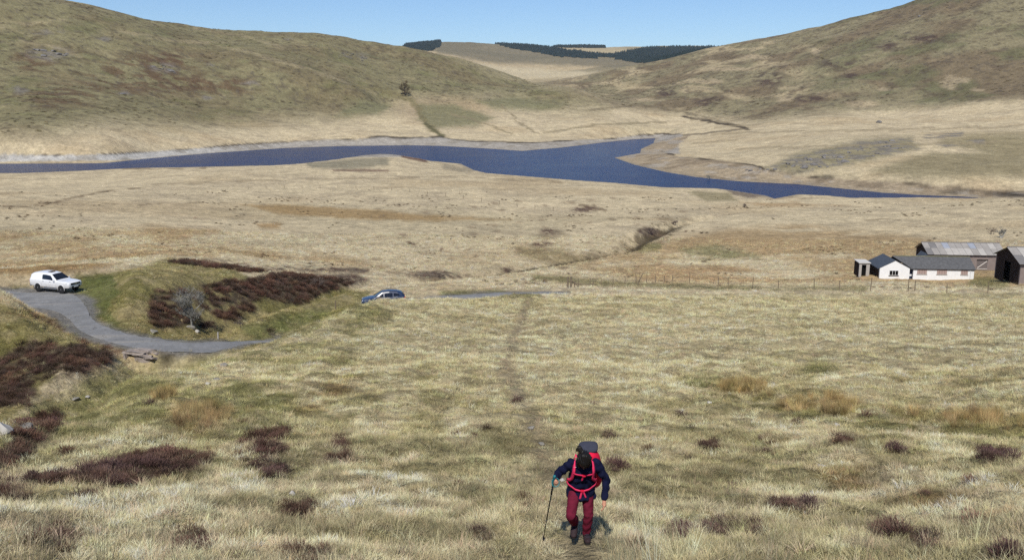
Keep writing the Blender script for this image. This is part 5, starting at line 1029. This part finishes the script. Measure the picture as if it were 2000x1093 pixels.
for a, b, H_, lb, sd_, st_ in ((1955,465,2.6,'grey twiggy shrub in the pale field behind the barns',21,4),(1938,458,1.6,'small twiggy shrub left of the grey shrub behind the barns',22,3),(1270,458,2.0,'bare grey shrub in the little gully in mid valley',23,4),(1318,440,1.6,'low grey shrub at the top end of the mid valley gully',24,4),(1456,406,1.5,'tiny dark bush near the lakeside hollow',25,4),(620,560,1.5,'grey bush among the heather of the gully bank',26,4),(862,545,1.3,'grey bush among dark heather near the mid field edge',27,3),(1383,352,2.4,'pale grey bush on the right shore below the knoll',28,4),(470,640,1.0,'thin dead branch standing by the road verge',29,1)):
    x, y, z, q = hit(a, b, 60); bare_tree('bush' if 'branch' not in lb else 'branch', (x, y, z), H_ * 1.5, 1.1, lb, 'bush' if 'branch' not in lb else 'branch', M_TWIGB if sd_ not in (21, 28) else M_BARK, M_TWIGB if sd_ not in (21, 28) else M_TWIGG, sd_, st_, (0, 0), .75, .02 if q > 150 else .012)
def leafy_tree(name, loc, H, label, seed, conifer=False):
    rg = random.Random(seed); root = empty(name, loc); tk = MB(); tk.tube([(0, 0, -.5), (.1, 0, H * .35), (0, .1, H * .75), (.1, 0, H * .95)], [H * .03, H * .024, H * .013, H * .004], 8); cr = MB()
    for k in range(38):
        a = rg.uniform(0, 6.28); t = rg.uniform(.10, .97); w0 = H * .40 * math.sqrt(max(.08, 1 - ((t - .42) / .58) ** 2)); p1 = Vector((math.cos(a) * w0 * rg.uniform(.5, 1), math.sin(a) * w0 * rg.uniform(.5, 1), H * t)); p0 = Vector((0, 0, H * max(.06, t - .22)))
        tk.tube([p0, p0.lerp(p1, .5) + Vector((0, 0, H * .02)), p1], [H * .010, H * .007, H * .003], 4)
        for j in range(52):
            c = p1 + Vector((rg.gauss(0, 1), rg.gauss(0, 1), rg.gauss(0, .8))) * H * .052; s_ = H * rg.uniform(.010, .026); u = Vector((rg.gauss(0, 1), rg.gauss(0, 1), rg.gauss(0, 1))).normalized(); w_ = u.orthogonal().normalized(); cr.add([c - u * s_, c + w_ * s_ * .7, c + u * s_, c - w_ * s_ * .7], [(0, 1, 2, 3)])
    tk.build('trunk', M_BARKD, root, True); me = bpy.data.meshes.new('crown'); me.from_pydata(cr.v, [], cr.f); link('crown', me, mat('dark_needles', s2l(96, 84, 62), .9, .1, var=.35, scale=.8), root); tag(root, label, 'tree'); return root
x, y, z, q = hit(791, 187, 500); leafy_tree('lone_tree', (x, y, z), 27 * q / 1750 * 1.02, 'lone dark tree on the hillside across the lake', 3)
# far conifer woods
def wood(name, polys, n_, label, seed):
    rg = np.random.default_rng(seed); V, F = [], []; bi = 0
    for P in polys:
        P = np.array(P, float); x0, y0 = P.min(0); x1, y1 = P.max(0); c = 0; area = (x1 - x0) * (y1 - y0)
        m_ = (rr > 1900) & (rr < 4300) & (PX > x0) & (PX < x1) & (PY > y0) & (PY < y1)
        ix = np.argwhere(m_); ins = sd_poly(PX[m_], PY[m_], P) < 0; ix = ix[ins]
        if len(ix) == 0: continue
        pick_ = ix[rg.integers(0, len(ix), int(n_ * min(1, area / 2500)))]
        for i, j in pick_:
            i = min(i, NB - 2); j = min(j, NL - 2); u, w_ = rg.uniform(0, 1), rg.uniform(0, 1); x_ = X[i, j] * (1 - u) + X[i + 1, j] * u; r_ = 1 + w_ * (math.exp(L[j + 1] - L[j]) - 1); x_ *= r_; y_ = (Y[i, j] * (1 - u) + Y[i + 1, j] * u) * r_; z_ = float(zgrid([x_], [y_])[0]); h_ = rg.uniform(8, 14); q_ = h_ * rg.uniform(.25, .36); a0 = rg.uniform(0, 6); k = len(V)
            for t in range(5): V.append((x_ + math.cos(a0 + t * 1.257) * q_, y_ + math.sin(a0 + t * 1.257) * q_, z_ + h_ * .08))
            V.append((x_, y_, z_ + h_)); F += [(k + t, k + (t + 1) % 5, k + 5) for t in range(5)]
    me = bpy.data.meshes.new(name); me.from_pydata(V, [], F); o = link(name, me, M_WOOD); tag(o, label, kind='stuff'); return o
M_WOOD = mat('conifer_green_hazed', (.026, .040, .040), .95, .05, var=.35, scale=.05)  # bluish tint of distant haze painted into the tree colour
wood('conifer_wood', [[(783,96),(800,84),(860,80),(858,92),(840,100),(800,100)], [(966,88),(1004,90),(1040,92),(1080,97),(1105,102),(1196,111),(1200,116),(1092,113),(1060,106),(1004,97)]], 7500, 'dark conifer plantations along the far ridge', 1)
wood('conifer_wood', [[(1180,114),(1236,100),(1272,95),(1420,94),(1380,104),(1340,116),(1280,128),(1240,123)], [(1076,94),(1120,90),(1180,93),(1180,95),(1120,94)]], 9000, 'large dark conifer plantation below the far right ridge', 2)

# ------------------------------------------------------------------ thin blue air between here and the far ridge
hb = MB().box(-9500, 9500, -3, 9500, -6, 420).build('haze', None); tag(hb, 'thin blue haze in the air', kind='stuff')
hmat = bpy.data.materials.new('haze'); hmat.use_nodes = True; nt = hmat.node_tree; nt.nodes.clear(); vo = nt.nodes.new('ShaderNodeOutputMaterial'); vp_ = nt.nodes.new('ShaderNodeVolumePrincipled')
vp_.inputs['Color'].default_value = (.82, .9, 1, 1); vp_.inputs['Density'].default_value = 3.2e-5; vp_.inputs['Anisotropy'].default_value = 0.0; nt.links.new(vp_.outputs[0], vo.inputs['Volume']); hb.data.materials.append(hmat)

# ------------------------------------------------------------------ vegetation as real geometry
def grid_sample(A_, x, y):
    i = np.clip(np.rint(np.interp(np.arctan2(x, y), B, np.arange(NB))).astype(int), 0, NB - 1); j = np.clip(np.rint(np.interp(np.log(np.hypot(x, y)), L, np.arange(NL))).astype(int), 0, NL - 1)
    return A_[i, j]
def blade_mesh(name, m, blades):
    """blades: list of (base, dir_az, length, lean, droop, width) -> one mesh of thin curved blades with a 0..1 height attribute"""
    V, F, T = [], [], []
    for (bx, by, bz), az, ln, lean, droop, w in blades:
        ca, sa = math.cos(az), math.sin(az); k = len(V); n_ = 3
        pa = az + random.uniform(-1.2, 1.2) + math.pi / 2; wx, wy = math.cos(pa) * w / 2, math.sin(pa) * w / 2
        for j in range(n_ + 1):
            t = j / n_; a = lean + droop * t
            if j == 0: h, z = 0.0, 0.0
            else: h += math.sin(a) * ln / n_; z += math.cos(a) * ln / n_
            ww = (1 - t) ** .7 if j < n_ else 0
            c = (bx + ca * h, by + sa * h, bz + z)
            if j < n_: V += [(c[0] - wx * ww, c[1] - wy * ww, c[2]), (c[0] + wx * ww, c[1] + wy * ww, c[2])]; T += [t, t]
            else: V.append(c); T.append(1.0)
        for j in range(n_ - 1): F.append((k + 2 * j, k + 2 * j + 1, k + 2 * j + 3, k + 2 * j + 2))
        F.append((k + 2 * n_ - 2, k + 2 * n_ - 1, k + 2 * n_))
    me = bpy.data.meshes.new(name); me.from_pydata(V, [], F); me.materials.append(m)
    at = me.attributes.new('hgt', 'FLOAT', 'POINT'); at.data.foreach_set('value', np.array(T, np.float32)); me.update(); return me
def blade_mat(name, trans=.3, lo=.55, hi=1.25):
    m = bpy.data.materials.new(name); m.use_nodes = True; nt = m.node_tree; nt.nodes.clear(); N = nt.nodes.new; K = nt.links.new
    out = N('ShaderNodeOutputMaterial'); df = N('ShaderNodeBsdfDiffuse'); tr = N('ShaderNodeBsdfTranslucent'); mx = N('ShaderNodeMixShader'); mx.inputs[0].default_value = trans
    ti = N('ShaderNodeAttribute'); ti.attribute_type = 'INSTANCER'; ti.attribute_name = 'tint'
    hg = N('ShaderNodeAttribute'); hg.attribute_name = 'hgt'
    mr = N('ShaderNodeMapRange'); mr.inputs['To Min'].default_value = lo; mr.inputs['To Max'].default_value = hi; K(hg.outputs['Fac'], mr.inputs['Value'])
    mu = N('ShaderNodeMix'); mu.data_type = 'RGBA'; mu.blend_type = 'MULTIPLY'; mu.inputs['Factor'].default_value = 1
    K(ti.outputs['Color'], mu.inputs['A']); K(mr.outputs[0], mu.inputs['B'])
    K(mu.outputs['Result'], df.inputs['Color']); K(mu.outputs['Result'], tr.inputs['Color']); K(df.outputs[0], mx.inputs[1]); K(tr.outputs[0], mx.inputs[2]); K(mx.outputs[0], out.inputs[0])
    return m
M_BLADE = blade_mat('grass_blades', .28, .7, 1.12); M_TWIG = blade_mat('heather_twigs', .1, .55, 1.3)
def rnd(a, b): return random.uniform(a, b)
def make_tuft(name, nb, rad, l0, l1, lean0, lean1, droop0, droop1, w, m=M_BLADE):
    bl = []
    for _ in range(nb):
        a = rnd(0, 2 * math.pi); q = rad * math.sqrt(rnd(0, 1))
        bl.append(((math.cos(a) * q, math.sin(a) * q, -.02), a + rnd(-.9, .9), rnd(l0, l1), rnd(lean0, lean1), rnd(droop0, droop1), w * rnd(.7, 1.3)))
    return blade_mesh(name, m, bl)
def make_dome(name, nt_, rad, hgt, ln, w):
    bl = []
    for _ in range(nt_):
        a = rnd(0, 2 * math.pi); e = math.acos(rnd(0.05, 1)); k = rnd(.35, 1)
        bx, by, bz = math.cos(a) * math.sin(e) * rad * k, math.sin(a) * math.sin(e) * rad * k, math.cos(e) * hgt * k * rnd(.7, 1.1)
        bl.append(((bx, by, bz), a + rnd(-.8, .8), ln * rnd(.6, 1.4), e * .8 + rnd(-.4, .4), rnd(-.3, .3), w * rnd(.6, 1.4)))
    for _ in range(24): # woody stems from the root
        a = rnd(0, 2 * math.pi); bl.append(((0, 0, -.05), a, rad * rnd(.8, 1.15), rnd(.2, 1.2), rnd(0, .4), w * .8))
    return blade_mesh(name, M_TWIG, bl)
def variants(name, fn, k):
    c = bpy.data.collections.new(name)
    for i in range(k):
        me = fn(i); o = bpy.data.objects.new(name + '_clump', me); c.objects.link(o)
    return c
def scatter(name, coll, P, rot, scl, tint, label, cat=None):
    me = bpy.data.meshes.new(name); n_ = len(P); me.vertices.add(n_); me.vertices.foreach_set('co', P.astype(np.float32).ravel())
    for nm, ty, ar, key in (('rot', 'FLOAT_VECTOR', rot, 'vector'), ('scl', 'FLOAT_VECTOR', scl, 'vector'), ('tint', 'FLOAT_COLOR', np.concatenate([tint, np.ones((n_, 1))], 1), 'color')):
        a = me.attributes.new(nm, ty, 'POINT'); a.data.foreach_set(key, ar.astype(np.float32).ravel())
    a = me.attributes.new('pick', 'INT', 'POINT'); a.data.foreach_set('value', RNG.integers(0, len(coll.objects), n_).astype(np.int32))
    me.update(); o = link(name, me); tag(o, label, kind='stuff')
    g = bpy.data.node_groups.new(name + '_scatter', 'GeometryNodeTree'); g.interface.new_socket('Geometry', in_out='INPUT', socket_type='NodeSocketGeometry'); g.interface.new_socket('Geometry', in_out='OUTPUT', socket_type='NodeSocketGeometry')
    N = g.nodes.new; K = g.links.new; gi = N('NodeGroupInput'); go = N('NodeGroupOutput'); ip = N('GeometryNodeInstanceOnPoints'); ci = N('GeometryNodeCollectionInfo')
    ci.inputs['Collection'].default_value = coll; ci.inputs['Separate Children'].default_value = True; ci.inputs['Reset Children'].default_value = True; ip.inputs['Pick Instance'].default_value = True
    def attr(nm, ty):
        a = N('GeometryNodeInputNamedAttribute'); a.data_type = ty; a.inputs['Name'].default_value = nm; return a.outputs['Attribute']
    er = N('FunctionNodeEulerToRotation'); K(attr('rot', 'FLOAT_VECTOR'), er.inputs[0]); K(er.outputs[0], ip.inputs['Rotation']); K(attr('scl', 'FLOAT_VECTOR'), ip.inputs['Scale']); K(attr('pick', 'INT'), ip.inputs['Instance Index'])
    K(gi.outputs[0], ip.inputs['Points']); K(ci.outputs[0], ip.inputs['Instance']); K(ip.outputs[0], go.inputs[0])
    md = o.modifiers.new('scatter', 'NODES'); md.node_group = g
    return o
def polar_points(bands, bmax=.64):
    out = []
    for r0, r1, dens in bands:
        n_ = int(bmax * (r1 * r1 - r0 * r0) * dens); r = np.sqrt(RNG.uniform(r0 * r0, r1 * r1, n_)); b = RNG.uniform(-bmax, bmax, n_)
        out.append(np.stack([r * np.sin(b), r * np.cos(b)], 1))
    return np.concatenate(out)
def plant(name, coll, xy, prob, size, tintmul, label, flat=(1.0, 1.0), tilt=.22, tintfn=None, jit=.32):
    p = prob(xy); k = RNG.uniform(0, 1, len(xy)) < p; xy = xy[k]; n_ = len(xy); r = np.hypot(xy[:, 0], xy[:, 1])
    z = zgrid(xy[:, 0], xy[:, 1]); P = np.concatenate([xy, z[:, None] - .01], 1)
    s = size(xy, r) * RNG.uniform(.7, 1.35, n_); scl = np.stack([s * flat[0], s * flat[0], s * flat[1] * RNG.uniform(.75, 1.25, n_)], 1)
    rot = np.stack([RNG.normal(0, tilt, n_), RNG.normal(0, tilt, n_), RNG.uniform(0, 6.283, n_)], 1)
    t = grid_sample(C, xy[:, 0], xy[:, 1]) if tintfn is None else tintfn(xy)
    t = t * tintmul * (1 + RNG.normal(0, jit, (n_, 1))).clip(.45, 1.7) * (1 + RNG.normal(0, .05, (n_, 3)))
    nr = (.14 * (1 - sstep(14, 34, r)))[:, None]; t = t * (1 - nr) + t.mean(1, keepdims=True) * nr
    t = t * (.74 + .54 * sstep(.28, .72, fbm(xy[:, 0] / .75, xy[:, 1] / .75, 3, 300)))[:, None]
    return scatter(name, coll, P, rot, scl, np.clip(t, .01, .9), label)
def blocked(xy):
    """places where nothing grows: road, stands of cars and buildings, water"""
    b = grid_sample(VEG['bare'], xy[:, 0], xy[:, 1])
    b = np.maximum(b, grid_sample((sdl < 2).astype(float), xy[:, 0], xy[:, 1]))
    for cx, cy, q in KEEPOUT: b = np.maximum(b, (np.hypot(xy[:, 0] - cx, xy[:, 1] - cy) < q).astype(float))
    return b
c_mat = variants('matted_grass', lambda i: make_tuft('matted_grass', 38, .13, .06, .15, .25, 1.1, .2, .9, .006), 5)
c_tuft = variants('tussock_grass', lambda i: make_tuft('tussock_grass', 46, .09, .12, .25, .1, .8, .3, 1.2, .007), 4)
c_culm = variants('dry_culms', lambda i: make_tuft('dry_culms', 16, .10, .45, .8, .02, .3, .05, .35, .006), 4)
c_rush = variants('rush', lambda i: make_tuft('rush', 60, .16, .5, .85, .0, .3, .05, .4, .010), 3)
c_heath = variants('heather', lambda i: make_dome('heather', 230, .30, .24, .09, .014), 5)
xy = polar_points([(7, 14, 175), (14, 25, 82), (25, 45, 30), (45, 90, 9), (90, 210, 1.8)])
hfun = lambda q: grid_sample(VEG['heather'], q[:, 0], q[:, 1])
plant('moor_grass', c_mat, xy, lambda q: (1 - blocked(q) * .93) * (1 - .4 * hfun(q)), lambda q, r: np.interp(r, [8, 25, 60, 120, 210], [.78, 1.0, 1.6, 2.3, 2.8]), 1.66, 'short matted straw and green grass over the hillside', jit=.32)
xy = polar_points([(7, 14, 22), (14, 25, 15), (25, 45, 7), (45, 90, 2.6), (90, 210, .7)])
tn = lambda q: sstep(.42, .62, fbm(q[:, 0] / 1.6, q[:, 1] / 1.6, 3, 200))
plant('tussock_grass', c_tuft, xy, lambda q: (1 - blocked(q)) * (1 - .55 * hfun(q)) * (.15 + .85 * tn(q)), lambda q, r: np.interp(r, [8, 25, 60, 120, 210], [.85, .9, 1.1, 1.5, 1.9]), 1.12, 'pale tussocks of bleached moor grass',
      tintfn=lambda q: grid_sample(C, q[:, 0], q[:, 1]) * .5 + s2l(204, 190, 150) * .66)
xy = polar_points([(7, 13, 9), (13, 22, 1.5)])
cn = lambda q: sstep(.46, .6, fbm(q[:, 0] / 1.1, q[:, 1] / 1.1, 2, 210))
plant('dry_grass_stems', c_culm, xy, lambda q: (1 - blocked(q)) * cn(q) * sstep(-13.0, -9.0, -np.hypot(q[:, 0], q[:, 1])), lambda q, r: .8 + 0 * r, 1.15, 'tall bleached grass stems standing in the near turf', tilt=.12, tintfn=lambda q: np.tile(s2l(200, 188, 146), (len(q), 1)))
xy = polar_points([(7, 30, 26), (30, 60, 8), (60, 130, 3)])
def hcol(q):
    n_ = fbm(q[:, 0] / 1.5, q[:, 1] / 1.5, 2, 220)[:, None]; near = (np.hypot(q[:, 0], q[:, 1]) < 40)[:, None]
    return np.where(near, s2l(98, 76, 70), s2l(90, 74, 64)) * (1 - sstep(.4, .6, n_)) + s2l(112, 86, 72) * sstep(.4, .6, n_)
plant('heather', c_heath, xy, lambda q: (1 - blocked(q)) * np.maximum(sstep(.25, .8, hfun(q)) * .85, .03 * sstep(.62, .74, fbm(q[:, 0] / 1.3, q[:, 1] / 1.3, 3, 320)) * sstep(-34, -18, -np.hypot(q[:, 0], q[:, 1]))), lambda q, r: np.interp(r, [8, 30, 60, 130], [.54, .76, 1.35, 1.9]), 1.0, 'dark brown wiry heather in low patches', tintfn=hcol, jit=.2)
xy = polar_points([(12, 60, 12)])
plant('rushes', c_rush, xy, lambda q: (1 - blocked(q)) * sstep(.3, .9, grid_sample(VEG['rush'], q[:, 0], q[:, 1])), lambda q, r: .5 + 0 * r, 1.15, 'orange brown dead rushes in wet hollows', tilt=.15, tintfn=lambda q: np.tile(s2l(168, 146, 100), (len(q), 1)))

xy = polar_points([(7, 14, 50), (14, 25, 28), (25, 45, 11), (45, 90, 3)])
gn = lambda q: sstep(.52, .64, fbm(q[:, 0] / .9, q[:, 1] / .9, 4, 400, .6))
plant('green_grass', c_mat, xy, lambda q: (1 - blocked(q)) * gn(q) * (1 - hfun(q)), lambda q, r: np.interp(r, [8, 25, 60, 90], [.8, .95, 1.4, 1.8]), 1.15, 'short green grass in patches over the hillside', tintfn=lambda q: np.tile(s2l(150, 143, 90), (len(q), 1)), jit=.35)
xy = polar_points([(105, 330, .35)])
plant('valley_heather', c_heath, xy, lambda q: (1 - blocked(q)) * sstep(.63, .74, fbm(q[:, 0] / 9, q[:, 1] / 9, 4, 410, .6)) * .5, lambda q, r: 1.5 + 0 * r, 1.0, 'scattered dark heather clumps on the valley floor', tintfn=lambda q: np.tile(s2l(104, 88, 70), (len(q), 1)), flat=(1, .7))

xy = polar_points([(560, 1400, .011)], .60)
hl = lambda q: grid_sample(hillm, q[:, 0], q[:, 1])
plant('hill_bracken', c_heath, xy, lambda q: sstep(.3, .8, hl(q)) * (.12 + .88 * sstep(.5, .66, fbm(q[:, 0] / 28, q[:, 1] / 28, 4, 420, .6))), lambda q, r: 4.2 + 0 * r, 1.0, 'brown bracken and heather tufts dotted over the hills', flat=(1.25, .42), tintfn=lambda q: np.tile(s2l(112, 98, 70), (len(q), 1)), jit=.35)
